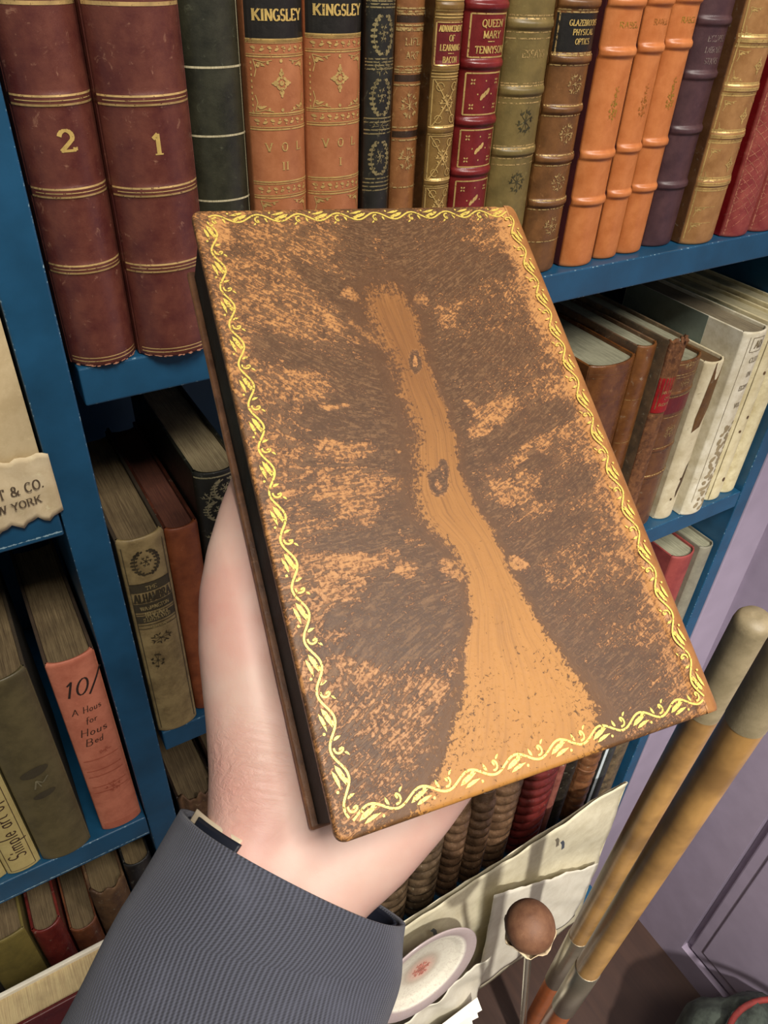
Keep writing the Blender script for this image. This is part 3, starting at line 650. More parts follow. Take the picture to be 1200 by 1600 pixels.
B = ribbed('dark red ribbed leather volume in the fourth row', .559, .628, .004, .27, leather('ribbed_red', (104, 38, 34), (74, 24, 22), .3, .2))
Book('narrow rose edged book right of the dark red volume', .630, .645, .010, S4, .25, .15, leather('rose_edge', (150,92,78), (110,60,52), .5, .5), pg=PGD)
ribbed('black leather volume right of the rose edged book', .647, .684, .012, .27, leather('ribbed_black', (44,38,30), (28,24,20), .4, .3), amp=.001)
ribbed('chestnut leather volume with raised bands near the purple trim', .686, .726, .002, .26, leather('chestnut', (124, 84, 54), (88, 54, 34), .34, .3), amp=.002)
B = Book('dark blue book with a bright white edge near the purple trim', .732, .760, .004, S4, .27, .15, leather('slate', (58,60,56), (40,42,42), .4, .3), pg=PG); T = B.tool(.0004); B.vline(T, -B.t/2*.8, .0, .26, .003); T.build('white_edge', plain('white_edge', (196, 206, 210), .4), B.spine)
Book('grey tan mottled spine at the right end of the fourth row', .764, .800, .006, S4, .27, .15, leather('mottled_tan', (120,100,72), (64,56,46), .5, .6), pg=PG)

# ================================================================== LEFT BAY
cj = cloth('cream_jacket', (206, 186, 144), (180, 158, 116), .8, 600, .4)
B = Book('large cream book in a torn dust jacket lettered HURST & CO. NEW YORK', -.055, .0235, -.001, LA, .24, .15, cj, pg=PG, b=.004)
x0, z0 = -.0155, .0
vs = []; n = 26; T = Tool(lambda x, z: B.sp(x, z, .0010))
top = [.036+.0015*math.sin(i*1.9)+.0008*math.sin(i*4.1) for i in range(n+1)]; bot = [-.010+.0022*math.sin(i*1.3)+.001*math.sin(i*3.7) for i in range(n+1)]
JF = lambda x, z: (x, B.sp(min(x, .039), max(z, .0), .0014)[1]-.0008-.0012*(1-abs(z-.01)/.03)**2 if True else 0, z)
vs = []; fs = []; nn = 12
for i in range(n+1):
    x = -.036+.0795*i/n
    for j in range(nn+1):
        z = bot[i]+(top[i]-bot[i])*j/nn; p = JF(x, z); vs.append((x, min(p[1], -.0012)-.0004*math.sin(x*300+z*200), z))
for i in range(n):
    for j in range(nn): a = i*(nn+1)+j; fs.append((a, a+nn+1, a+nn+2, a+1))
o = mesh('torn_jacket_flap', vs, fs, cloth('jacket_paper', (222, 204, 166), (196, 174, 132), .7, 600, .4), B.root, True); so_ = o.modifiers.new('s', 'SOLIDIFY'); so_.thickness = .0005; so_.offset = 0
T = Tool(lambda x, z: (x, JF(x, z)[1]-.0016, z))
T.text('HURST & CO.', .0145, .0165, .0062, .044, .16, .09); T.text('NEW YORK', .0160, .0062, .0052, .034, .16, .09)
T.build('lettering', plain('ink_grey', (86, 72, 54), .7), B.spine)
cs = cloth('cream_cloth', (196, 178, 116), (172, 152, 92), .7, 900, .4)
Book('cream cloth spine cut by the left edge of the photo', -.125, -.0935, .004, LB, .27, .15, cs, pg=PG, b=.003)
B = Book('cream book with brown lettering Simple art running up its spine', -.0925, -.0660, .002, LB, .262, .15, cs, pg=PG, b=.004)
T = B.tool(.0003); B.rect(T, .005, .25, .74, .0005); T.build('border_line', INK, B.spine)
T = B.tool(.0003); T.text('Simple art of', -.0005, .062, .0135, .082, .1, .06, False, 0, math.pi/2); T.build('lettering', INK, B.spine)
og = cloth('olive_grey', (98, 88, 58), (76, 68, 44), .45, 900, .6)
B = Book('large olive grey cloth book with shiny worn foot, left of the salmon one', -.0640, -.0235, -.002, LB, .232, .16, og, board=cloth('og_board', (70,58,40)), pg=PGD, b=.007)
T = B.tool(.0003); T.ell(.000, .125, .011, .0055, .2, 14); T.ell(.001, .095, .009, .004, .2, 14); T.build('faded_stamp', cloth('og_stamp', (66,58,36), (54,46,30)), B.spine)
T = B.tool(.0005); T.line([(-.004, .105), (-.001, .115), (.003, .110), (.008, .116)], .0012); T.line([(-.001, .115), (.001, .106)], .001); T.build('stamp_mark', cloth('og_mark', (128,120,90)), B.spine)
sa = cloth('salmon', (200, 122, 94), (170, 94, 70), .6, 900, .5)
B = Book('salmon paper spine with handwritten 10/ price and title, against the blue upright', -.0125, .0225, .002, LB, .224, .15, sa, board=cloth('salmon_board', (70,54,38)), pg=PGD, b=.005)
Z = lambda y: zp(140, y)-LB
T = B.tool(.0003); T.text('10/', .001, Z(1072), .0165, .0255, .10, .06, False, .3)
T.build('handwritten_price', plain('ink_black', (40, 24, 18), .7), B.spine); T = B.tool(.0003)
for t_, y, hh, w, x in (('A Hous', 1110, .007, .022, 0), ('for', 1128, .007, .009, .001), ('Hous', 1147, .0085, .021, 0), ('B', 1164, .0085, .006, -.006), ('ed', 1163, .007, .007, .002)): T.text(t_, x, Z(y), hh, w, .1, .06, False, .2)
T.build('handwritten_title', INK, B.spine)
T = B.tool(.0003)
for k in range(5): B.hline(T, Z(1195+k*14+(k % 2)*4), .0008, .8)
for k in range(4): B.hline(T, .004+.0022*k, .0006, .85)
spray(T, .002, Z(1247), .008, .008, 6, .0008, 2); spray(T, .004, Z(1185), .006, .003, 5, .0006, 4)
T.build('faded_print', cloth('salmon_faded', (164,84,58), (150,70,50)), B.spine)
# small books on the lower left shelf
oy = cloth('olive_yellow', (118, 104, 50), (92, 82, 40), .6)
Book('olive yellow cloth book, thickest of the low books at lower left', -.1400, -.1010, .002, LC, .146, .12, oy, pg=PGD, b=.003)
Book('dark book cut off at the lower left corner', -.1800, -.1420, .004, LC, .13, .12, cloth('blackish', (52,46,34)), pg=PGD)
Book('small dark red leather book right of the olive yellow one', -.0985, -.0720, .002, LC, .128, .12, leather('small_red', (120, 46, 36), (84, 26, 24), .4, .3), pg=PGD)
Book('small reddish brown leather book between the red one and the cracked tan one', -.0700, -.0440, .004, LC, .094, .12, leather('small_brown', (126, 76, 46), (84, 46, 30), .45, .5), pg=PGD, thick=.002)
B = Book('cracked tan leather book just left of the blazer cuff', -.0420, -.0080, .001, LC, .145, .12, leather('cracked_tan', (112, 84, 54), (72, 50, 34), .6, .5), pg=pages('olive_pages', (124,106,72), (92,76,50)))
for v_ in B.spine.data.vertices:
    if v_.co.z > .13: v_.co.z += .003*math.sin(v_.co.x*500+2)
Book('thin black book against the left upright below the salmon book', -.0060, .0200, .004, LC, .160, .12, leather('thin_black', (44,42,40)), pg=pages('olive_pages'), thick=.002)
# hardback standing face out on a ledge at the lower left
cab = empty('low_cabinet', (-.2, -.13, 0), 'low blue cabinet standing in front of the left bay', 'cabinet')
box('body', -.17, .20, -.02, .125, 0, .74, blue_dark, cab); box('top', -.175, .205, -.03, .126, .74, .76, blue_shelf, cab, bev=.002); box('door', -.165, .195, -.0245, -.02, .03, .73, blue_dark, cab, bev=.002)
bx = empty('hardback_book', (-.10, -.058, .76), 'hardback with cream page block and dark red cover standing face out at the lower left', 'book')
box('back_board', -.14, .075, .022, .026, 0, .230, plain('off_white_cover', (226,220,200), .6), bx, bev=.001)
box('front_board', -.14, .075, -.010, -.006, 0, .230, leather('dark_red_cover', (96, 30, 28), (80,22,22), .4, .1), bx, bev=.001)
box('page_block', -.137, .072, -.006, .022, .003, .225, pages('cream_strip', (214,196,144), (176,150,110)), bx)
box('spine', .075, .079, -.010, .026, 0, .230, leather('dark_red_cover', (96, 30, 28)), bx, bev=.001)

# ================================================================== PAPER BAG, PLATE, TISSUE, MALLET, POLES
def sheet(name, c, nx, nz, m, amp, seed, thick=.0006, parent=None, ripple=None):
    """c: four 3-D corners bl, br, tr, tl"""
    R = random.Random(seed); c = [Vector(q) for q in c]; ph = [(R.uniform(8, 40), R.uniform(8, 40), R.uniform(0, 6)) for _ in range(7)]
    nrm = (c[1]-c[0]).cross(c[3]-c[0]).normalized(); vs, fs = [], []
    for j in range(nz+1):
        for i in range(nx+1):
            u, v = i/nx, j/nz; p = (c[0]*(1-u)+c[1]*u)*(1-v)+(c[3]*(1-u)+c[2]*u)*v
            d = sum(abs(math.sin(a*u*.35+b_*v*.35+q))-.6 for a, b_, q in ph)/7*amp
            e = .0035*math.sin(u*41+seed)*math.sin(u*17) if j == nz else 0
            vs.append(p+nrm*d+Vector((0, 0, e)))
    for j in range(nz):
        for i in range(nx): a = j*(nx+1)+i; fs.append((a, a+1, a+nx+2, a+nx+1))
    o = mesh(name, vs, fs, m, parent, True); s = o.modifiers.new('s', 'SOLIDIFY'); s.thickness = thick; return o
paper = cloth('cream_plastic', (212, 204, 176), (188, 178, 148), .45, 300, .4); white = cloth('white_paper', (222, 216, 198), (204, 196, 176), .55, 300, .3)
bag = empty('paper_bag', (.5, -.06, .205), 'large cream paper bag leaning on the lower shelves behind the plate', 'bag')
sheet('front_panel', [(.285, -.062, .207), (.727, -.062, .207), (.733, -.046, .672), (.285, -.046, .640)], 44, 40, paper, .012, 3, parent=bag)
sheet('back_panel', [(.285, -.046, .207), (.727, -.046, .207), (.733, -.036, .655), (.285, -.036, .630)], 20, 20, paper, .004, 5, parent=bag)
sheet('side_gusset', [(.727, -.062, .207), (.727, -.046, .207), (.733, -.036, .655), (.733, -.046, .672)], 4, 20, paper, .001, 6, parent=bag)
T = Tool(lambda x, z: (x, -.0605, z))
for o_, (x, z) in enumerate(((.345, .60), (.585, .625))):
    T = Tool(lambda x, z: (x, -.0615, z)); T.line([(x, z+.02), (x+.006, z+.008), (x+.010, z-.012)], .006); T.build('dark_smudge', plain('smudge', (70, 76, 84), .6), bag)
wp = sheet('paper_sheet', [(.455, -.080, .300), (.690, -.074, .300), (.715, -.064, .455), (.450, -.070, .628)], 26, 26, white, .007, 9)
tag(wp, 'creased white sheet of paper tucked in front of the cream bag, behind the mallet', 'paper')
# plate standing on edge
porc = NB('porcelain'); sx = porc.new('SeparateXYZ', Vector=porc.tc.outputs['Object']); rr = porc.math('SQRT', porc.math('ADD', porc.math('MULTIPLY', sx.outputs['X'], sx.outputs['X']), porc.math('MULTIPLY', sx.outputs['Y'], sx.outputs['Y'])))
cr_ = porc.n.new('ShaderNodeValToRGB'); porc.set(cr_.inputs[0], porc.math('MULTIPLY', rr, 8.0)); e = cr_.color_ramp; e.interpolation = 'LINEAR'
for i, (p_, c_) in enumerate(((0.0, (196,150,132)), (.12, (206,170,152)), (.22, (186,174,156)), (.30, (214,208,190)), (.52, (218,212,194)), (.56, (238,232,214)), (.60, (176,160,158)), (.78, (186,170,168)), (.86, (232,226,208)))):
    el = e.elements[i] if i < 2 else e.elements.new(p_); el.position = p_; el.color = (*lin(c_), 1)
nz_ = porc.noise(porc.coord(), 160, 5, .7, 1.5)
porc.set(porc.b.inputs['Base Color'], porc.mix(porc.math('MULTIPLY', porc.ramp(nz_, .5, .62), .35), cr_.outputs[0], lin((170,150,138)))); porc.b.inputs['Roughness'].default_value = .25
pl = empty('dinner_plate', (.318, -.078, .566), 'white round plate with a grey violet rim and small flower, standing beside the cuff', 'plate')
R_ = .090; prof = [(.001, 0), (.055, 0), (.062, .003), (.066, .008), (R_, .014), (R_+.001, .0155), (R_-.001, .0165), (.066, .011), (.060, .006), (.055, .0035), (.001, .0035)]
o = revolve('dish', [(r, z) for r, z in prof], 64, porc.m, pl)
T = Tool(lambda x, z: (x, z, .0045)); floret(T, 0, 0, .02); spray(T, 0, 0, .018, .018, 7, .0012, 5); T.build('painted_flower', plain('flower_pink', (196, 128, 112), .4), pl)
pl.rotation_euler = (math.radians(83), 0, 0)
# tissue wrapped below the plate
ts = empty('tissue_wrap', (.36, -.11, .205), 'white pleated tissue paper below the plate, right of the cuff', 'paper')
sheet('wrap', [(.20, -.115, .207), (.440, -.100, .207), (.450, -.092, .470), (.24, -.100, .430)], 50, 30, white, .020, 21, parent=ts)
vs = []; fs = []; c0 = Vector((.262, -.118, .385)); N = 22
for k in range(N+1):
    a = math.radians(-100+k*4.6); rr_ = .16; y = -.010 if k % 2 else .006
    vs.append(c0+Vector((.012*math.cos(a), y*.15, .012*math.sin(a)))); vs.append(c0+Vector((rr_*math.cos(a), y, rr_*math.sin(a))))
for k in range(N): fs.append((2*k, 2*k+1, 2*k+3, 2*k+2))
o = mesh('pleated_fan', [(v.x-.36, v.y+.11, v.z-.205) for v in vs], fs, cloth('bright_white', (238,234,220), (220,214,198), .5, 300, .2), ts); s = o.modifiers.new('s', 'SOLIDIFY'); s.thickness = .0008
for ch in ts.children:
    if ch.name.startswith('wrap'): ch.location = (-.36, .11, -.205)
for ch in bag.children: ch.location = (-.5, .06, -.205)
# mallet
top = at(828, 1447, t=.88); foot = at(809, 1720, Z=0.0); ax = (top-foot).normalized()
ml = empty('padded_mallet', foot, 'mallet with round brown padded head on a thin metal rod beside the poles', 'mallet')
M4 = frame_mat(top-foot, ax); r0 = .0295
pr = [(.0005, -r0*.92)]+[(r0*math.sin(math.radians(a))*(1.0), -r0*1.02*math.cos(math.radians(a))) for a in range(15, 180, 11)]+[(.0005, r0*1.02)]
o = revolve('padded_head', pr, 40, leather('suede', (122, 84, 58), (96, 62, 42), .65, .35, (150,112,84), .5, 50), ml, M4)
vs, fs = [], []; n = 40
for j in range(6):
    for k in range(n):
        a = 2*math.pi*k/n; rr_ = [.0045, .012, .019, .024, .027, .0300][j]*(1+.06*math.sin(a*7+j)); h_ = [-.040, -.035, -.029, -.022, -.017, -.012][j]+(.004*math.sin(a*5)+.003*math.sin(a*11) if j > 3 else .002*math.sin(a*6+j))
        vs.append(M4 @ Vector((rr_*math.cos(a), rr_*math.sin(a), h_)))
for j in range(5):
    for k in range(n): fs.append((j*n+k, j*n+(k+1) % n, (j+1)*n+(k+1) % n, (j+1)*n+k))
o = mesh('torn_paper_collar', vs, fs, cloth('collar_cream', (206, 186, 152), (170,146,112), .7), ml, True); s = o.modifiers.new('s', 'SOLIDIFY'); s.thickness = .0008
L = (top-foot).length; M0 = frame_mat(Vector((0, 0, 0)), ax)
revolve('metal_rod', [(.0046, 0), (.0046, L-.028)], 20, plain('steel', (190, 186, 168), .25, .9), ml, M0)
# poles
wood = NB('pole_wood'); v = wood.coord((1, 1, .12)); n = wood.noise(v, 55, 6, .7, 1); n2 = wood.noise(wood.coord(), 14, 4)
wood.set(wood.b.inputs['Base Color'], wood.mix(wood.ramp(n2, .4, .65), wood.mix(n, lin((150,110,60)), lin((190,148,88))), lin((130,98,58)))); wood.b.inputs['Roughness'].default_value = .3; wood.bump(n, .1, .0006)
grey = cloth('pole_grey', (150, 136, 106), (124, 112, 84), .5); steel = plain('ferrule', (176, 168, 148), .28, .85, .08); redw = plain('red_wood', (158, 84, 38), .35, 0, .2)
def pole(label, pt, pb, tt, tb, d, fer, gz):
    a = at(*pt, t=tt); m_ = at(*pb, t=tb); dr_ = (m_-a).normalized(); k = -a.z/dr_.z; base = a+dr_*k; ax = -dr_; L = k
    r = empty('wooden_pole', base, label, 'pole'); M = frame_mat(Vector((0, 0, 0)), ax)
    def L_of(px, py):   # length along pole at which it passes a pixel
        best = min(range(0, 2001), key=lambda i: abs(((base+ax*(L*i/2000)-CAM).dot(CU)*-F/(base+ax*(L*i/2000)-CAM).dot(CF)+800)-py)); return L*best/2000
    f1, f0, g0 = L_of(0, fer[0]), L_of(0, fer[1]), L_of(0, gz); R = d/2
    revolve('shaft', [(R, f1-.004), (R, g0)], 32, wood.m, r, M)
    revolve('grip', [(R*1.02, g0-.001), (R*1.06, L-.012), (R*1.0, L-.006), (R*.8, L-.0015), (R*.3, L)], 32, grey, r, M)
    revolve('ferrule', [(R*1.02, f0), (R*1.07, f0+.001), (R*1.07, f1-.001), (R*1.02, f1)], 32, steel, r, M)
    revolve('lower_shaft', [(R*.98, 0), (R*.98, f0+.003)], 32, redw, r, M)
    return r
pole('left wooden pole of the leaning pair, with metal ferrule, nearer the bookcase', (1183, 962), (859, 1545), .58, 1.26, .0285, (1462, 1532), 1110)
pole('right wooden pole of the leaning pair, with metal ferrule, nearer the side wall', (1246, 1000), (898, 1545), .47, .93, .0285, (1512, 1572), 1125)
# dark cloth bag at the lower right
vs, fs = [], []; cb_ = at(1196, 1640, t=1.32); n, m_ = 48, 24
for j in range(m_+1):
    ph = math.pi*j/m_
    for k in range(n):
        a = 2*math.pi*k/n; w = 1+.06*math.sin(3*a+4*ph)+.035*math.sin(7*a-5*ph)+.02*math.sin(13*a+9*ph)
        vs.append((.155*w*math.sin(ph)*math.cos(a), .14*w*math.sin(ph)*math.sin(a), max(.0, cb_.z+.14)*.5*(1-math.cos(ph)*w)))
for j in range(m_):
    for k in range(n): fs.append((j*n+k, j*n+(k+1) % n, (j+1)*n+(k+1) % n, (j+1)*n+k))
sk = empty('cloth_bag', (min(cb_.x, .805), cb_.y-.02, .0), 'dark grey green cloth bag with a red rim on the floor at the lower right', 'bag')
mesh('bag_body', vs, fs, cloth('grey_green', (66, 74, 66), (38, 44, 40), .85, 500, .8), sk, True)
n = 48; zt = max(.0, cb_.z+.14); ring = [(.085*math.cos(2*math.pi*k/n), .080*math.sin(2*math.pi*k/n)-.02, zt*.985+.006*math.sin(6*math.pi*k/n)) for k in range(n)]
vs, fs = [], []
for k in range(n):
    for q in range(8):
        a = 2*math.pi*q/8; d_ = Vector((ring[k][0], ring[k][1], 0)).normalized(); vs.append(Vector(ring[k])*1.0+d_*(.016+.005*math.cos(a))+Vector((0, 0, .005*math.sin(a))))
for k in range(n):
    for q in range(8): fs.append((k*8+q, ((k+1) % n)*8+q, ((k+1) % n)*8+(q+1) % 8, k*8+(q+1) % 8))
mesh('red_rim', vs, fs, cloth('rim_red', (120, 34, 28)), sk, True)

# ================================================================== HELD BOOK
BL = Vector((0.054123893944633655, -0.3188820173087188, 1.536623340928706)); UR = Vector((0.9901279250129983, -0.1257025327547113, -0.06201262265463061)); UU = Vector((0.13961027376400353, 0.8450488509774184, 0.51614088282298)); UN = Vector((-0.012476520708709417, -0.5197031005495308, 0.8542558303636032))
HW, HH, SH, TH = .158, .2392, .0307, .038
HM = Matrix(((UR.x, UU.x, UN.x, BL.x), (UR.y, UU.y, UN.y, BL.y), (UR.z, UU.z, UN.z, BL.z), (0, 0, 0, 1)))
hb = empty('held_book', (0, 0, 0), 'old tree calf leather book with gold vine border, held up in the hand', 'book'); hb.matrix_world = HM
def uvof(px, py):
    d = ray(px, py); t = (BL-CAM).dot(UN)/d.dot(UN); q = CAM+d*t-BL; y = q.dot(UU); return q.dot(UR)-y*SH, y
JW = HW-.011     # board width, then the rounded spine
TR = [(0.027, 0.0957, 0.0016), (0.0413, 0.0976, 0.0128), (0.0477, 0.097, 0.0229), (0.0549, 0.0939, 0.0335), (0.0603, 0.0894, 0.0448), (0.066, 0.0874, 0.0562), (0.0691, 0.0854, 0.0683), (0.0674, 0.0846, 0.0811), (0.0596, 0.0812, 0.095), (0.0594, 0.0789, 0.1057), (0.0633, 0.0798, 0.1161), (0.0666, 0.0817, 0.1268), (0.0673, 0.0821, 0.1381), (0.0672, 0.0803, 0.1499), (0.0674, 0.0807, 0.1618), (0.0654, 0.0816, 0.1741), (0.0633, 0.0826, 0.1868), (0.0627, 0.0827, 0.1997), (0.0682, 0.0827, 0.2095), (0.0753, 0.0828, 0.2195)]
NX, NY = 300, 440
xs = np.concatenate([[0, .0003, .0008, .0015], np.linspace(.0025, HW-.0115, NX-3)]); ys = np.concatenate([[0, .0003, .0008, .0015], np.linspace(.0025, HH-.0025, NY-7), [HH-.0015, HH-.0008, HH-.0003, HH]])
X, Y = np.meshgrid(xs, ys); 
def smooth(a, b, v): t = np.clip((v-a)/(b-a), 0, 1); return t*t*(3-2*t)
def ramp01(a, b, v): return np.clip((v-a)/(b-a), 0, 1)
rs = np.random.RandomState(4)
def vnoise(x, y, seed):
    r = np.random.RandomState(seed).rand(64, 64); xi = np.floor(x).astype(int); yi = np.floor(y).astype(int); fx = x-xi; fy = y-yi
    fx = fx*fx*(3-2*fx); fy = fy*fy*(3-2*fy); g = lambda a, b_: r[b_ % 64, a % 64]
    return (g(xi, yi)*(1-fx)+g(xi+1, yi)*fx)*(1-fy)+(g(xi, yi+1)*(1-fx)+g(xi+1, yi+1)*fx)*fy
wx = X+.0035*(vnoise(X*90, Y*90, 1)-.5)+.0016*(vnoise(X*260, Y*260, 2)-.5); wy = Y+.0035*(vnoise(X*90+9, Y*90, 3)-.5)+.0016*(vnoise(X*260, Y*260+7, 4)-.5)
ty = np.array([t[2] for t in TR]); tl = np.interp(Y, ty, [t[0] for t in TR]); tr_ = np.interp(Y, ty, [t[1] for t in TR])
tm = (tl+tr_)/2
soft = .0042+.005*smooth(.14, .2, Y)+.006*smooth(.045, .0, Y)
softL = soft+.006*smooth(.06, .1, Y)*(1-smooth(.17, .2, Y)); fz = smooth(.09, .03, Y); trunk = ramp01(-softL*(1.7+.3*fz), softL*(.35-.3*fz), X-tl+.002*(vnoise(X*60, Y*260, 5)-.5))*ramp01(-soft*(1.3+.5*fz), soft*(.6-.5*fz), tr_-X+.002*(vnoise(X*60+3, Y*260, 6)-.5))*(1-smooth(.180, .226, Y))
# darkness field: 0 = bare calf, 1 = solid brown
near = np.minimum(np.abs(X-tl), np.abs(X-tr_)); D = .50+.30*np.exp(-(near/.014)**2)*smooth(.035, .07, Y)
D += .13*smooth(.085, .115, X)*smooth(.0, .03, HW-.014-X)     # right side runs darker
def blob(px, py, rx, ry, ang, val, pw=1.0):
    global D
    u, v = uvof(px, py); u2, v2 = uvof(px+rx*math.cos(math.radians(ang)), py-rx*math.sin(math.radians(ang))); u3, v3 = uvof(px+ry*math.sin(math.radians(ang)), py+ry*math.cos(math.radians(ang)))
    a = math.hypot(u2-u, v2-v); b_ = math.hypot(u3-u, v3-v); th = math.atan2(v2-v, u2-u); dx, dy = wx-u, wy-v
    p = (dx*math.cos(th)+dy*math.sin(th))/a; q = (-dx*math.sin(th)+dy*math.cos(th))/b_; m = 1-smooth(.55, 1.15, np.sqrt(p*p+q*q)); m *= pw
    D = D*(1-m)+val*m
DK = [(540, 470, 120, 18, -38, .95), (480, 560, 110, 26, -25, .93), (560, 610, 90, 45, -30, .95), (480, 640, 110, 22, -15, .95), (560, 680, 100, 40, -5, .97), (610, 720, 55, 60, 0, .98), (520, 700, 60, 22, 10, .9), (600, 800, 70, 20, -20, .92), (560, 845, 110, 22, 8, .95), (660, 855, 70, 30, -40, .94), (640, 940, 80, 70, -30, .92), (600, 1000, 90, 40, -15, .9), (530, 1030, 60, 24, -10, .85), (560, 960, 60, 20, 5, .82), (680, 990, 50, 60, 0, .95),
      (620, 400, 90, 60, 0, .88), (680, 390, 70, 70, 0, .92), (720, 420, 110, 30, 10, .9), (740, 560, 110, 40, 15, .93), (720, 630, 50, 45, 30, .95), (760, 700, 90, 26, 22, .97), (850, 650, 60, 20, 15, .9), (820, 730, 40, 20, 20, .86), (760, 800, 30, 40, 0, .95), (880, 760, 60, 30, 30, .86), (840, 840, 90, 30, 25, .92), (810, 940, 60, 60, -30, .97), (870, 1000, 90, 60, 20, .93), (940, 1060, 110, 40, 22, .93), (1000, 1090, 60, 30, 20, .86), (950, 940, 80, 40, 20, .8), (780, 880, 30, 60, -20, .97), (430, 770, 40, 18, 0, .7), (425, 560, 40, 12, -20, .8), (560, 560, 60, 18, -35, .93), (500, 800, 24, 16, 0, .85)]
LT = [(550, 462, 18, 12, 0, .22), (600, 545, 90, 8, -42, .3), (520, 505, 40, 8, -45, .3), (525, 631, 26, 7, 0, .22), (626, 622, 9, 5, 0, .05), (622, 702, 9, 5, 0, .05), (655, 652, 10, 6, 0, .05), (520, 700, 62, 20, -5, .33), (560, 705, 40, 16, 0, .3), (580, 755, 60, 26, 0, .3), (560, 785, 60, 22, -20, .3), (450, 740, 40, 70, 0, .40), (530, 880, 85, 26, 6, .2), (520, 910, 60, 34, 0, .3), (640, 885, 24, 17, 0, .22), (708, 888, 30, 22, -30, .22), (640, 840, 34, 12, -30, .35), (560, 1045, 60, 20, -10, .32), (700, 500, 20, 18, 0, .3), (655, 470, 14, 14, 0, .3), (700, 478, 36, 8, 20, .4), (775, 640, 50, 20, 20, .28), (760, 665, 45, 14, 30, .25), (830, 705, 50, 14, 30, .35), (800, 765, 52, 34, 20, .32), (850, 790, 30, 12, 20, .4), (808, 882, 16, 14, 0, .15), (870, 910, 40, 6, -25, .4), (900, 890, 22, 10, 10, .45), (900, 905, 50, 20, 10, .55), (650, 1110, 100, 60, 0, .42), (430, 620, 60, 50, 0, .45), (600, 1200, 110, 60, 0, .50), (480, 600, 50, 30, 10, .38), (480, 890, 40, 50, 0, .38), (540, 1190, 70, 70, 0, .6), (590, 385, 40, 8, -50, .45), (345, 360, 22, 30, 0, .15), (740, 640, 8, 30, 40, .3)]
for q in DK: blob(*q[:4][:2], q[2]*1.0, q[3]*1.05, q[4], q[5]-.03, .78)
for q in LT: blob(q[0], q[1], q[2]*.95, q[3]*.95, q[4], q[5]+.06, .85)
# bare calf along the spine side and the lower fan
D = D*(1-smooth(.134, .150, X+.006*(vnoise(X*120, Y*120, 11)-.5))*(.35+.65*smooth(.02, .06, Y)))
D = np.where(trunk > .5, np.minimum(D, .02+1.6*(1-trunk)), D)
fan = trunk*smooth(.06, .0, Y); edge = np.exp(-((X-tl)/.012)**2)+np.exp(-((X-tr_)/.012)**2); D = D+smooth(.055, .02, Y)*np.clip(edge, 0, 1)*.22*(trunk > .2)
D = np.maximum(D, fan*.10)
isl = [(648, 565, 9, 14, 0), (682, 755, 11, 24, 15), (687, 735, 8, 14, 0)]
for q in isl:
    keep = D.copy(); D = np.zeros_like(D); blob(q[0], q[1], q[2]*1.5, q[3]*1.3, q[4], 1.0); m_i = D.copy(); D = keep
    trunk = trunk*(1-m_i); D = D*(1-m_i)+.93*m_i; blob(q[0], q[1], q[2]*.7, q[3]*.8, q[4], .40)
D = np.clip(D+.10*(vnoise(X*70, Y*110, 21)-.5)+.10*(vnoise(X*170+Y*60, Y*200, 22)-.5)*(D > .5), 0, .93)
# streak coordinates: lines leave the trunk and sweep outward
side = np.where(X > tm, 1.0, -1.0); du = np.maximum(0, np.where(X > tm, X-tr_, tl-X)); slope = np.where(X > tm, .45+.3*smooth(.1, .2, Y), -.05+.75*smooth(.10, .18, Y)-.5*smooth(.08, .03, Y))
wr_ = smooth(-.012, .012, X-tm); sl_l = -.05+.75*smooth(.10, .18, Y)-.5*smooth(.08, .03, Y); sl_r = .45+.3*smooth(.1, .2, Y); dc = np.sqrt((X-tm)**2+.016**2)-.016
flow = Y-(sl_l*(1-wr_)+sl_r*wr_)*dc; flowx = X-tm
inside = (X-tl)/np.maximum(tr_-tl, .001)
tw = smooth(.4, .6, trunk); fa = flow*(1-tw)+inside*.024*tw; fb = flowx*(1-tw)+Y*tw
co = np.stack([X+Y*SH, Y, np.zeros_like(X)], -1)
ed = np.minimum(np.minimum(X, Y), HH-Y); co[..., 2] = -.0012*(1-np.sqrt(np.clip(1-(1-np.clip(ed/.0015, 0, 1))**2, 0, 1)))
gx = np.clip((X-(JW-.008))/.008, 0, 1); co[..., 2] -= .0006*np.sin(np.clip((X-(JW-.006))/.0055, 0, 1)*math.pi)   # joint hollow
rc = .0035
for cx, cy, sx_, sy_ in ((rc, rc, -1, -1), (rc, HH-rc, -1, 1)):
    m = (sx_*(X-cx) > 0) & (sy_*(Y-cy) > 0); dx = np.abs(X-cx); dy = np.abs(Y-cy); L_ = np.hypot(dx, dy); k = np.where(L_ > 0, np.maximum(dx, dy)/np.maximum(L_, 1e-9), 1)
    co[..., 0] = np.where(m, cx+sx_*dx*k+co[..., 1]*SH, co[..., 0]); co[..., 1] = np.where(m, cy+sy_*dy*k, co[..., 1])
ny, nx = X.shape; idx = np.arange(ny*nx).reshape(ny, nx)
faces = np.stack([idx[:-1, :-1], idx[:-1, 1:], idx[1:, 1:], idx[1:, :-1]], -1).reshape(-1, 4)
per = list(idx[0, :])+list(idx[1:, -1])+list(idx[-1, -2::-1])+list(idx[-2:0:-1, 0]); V = co.reshape(-1, 3); base = len(V)
low = V[per].copy(); low[:, 2] = -.003; V = np.vstack([V, low]); fl = [tuple(int(a) for a in f) for f in faces]
k = len(per)
for i in range(k): fl.append((int(per[i]), base+i, base+(i+1) % k, int(per[(i+1) % k])))
fl.append(tuple(base+i for i in range(k))[::-1])
me = bpy.data.meshes.new('back_cover'); me.from_pydata([tuple(v) for v in V.tolist()], [], fl); me.update()
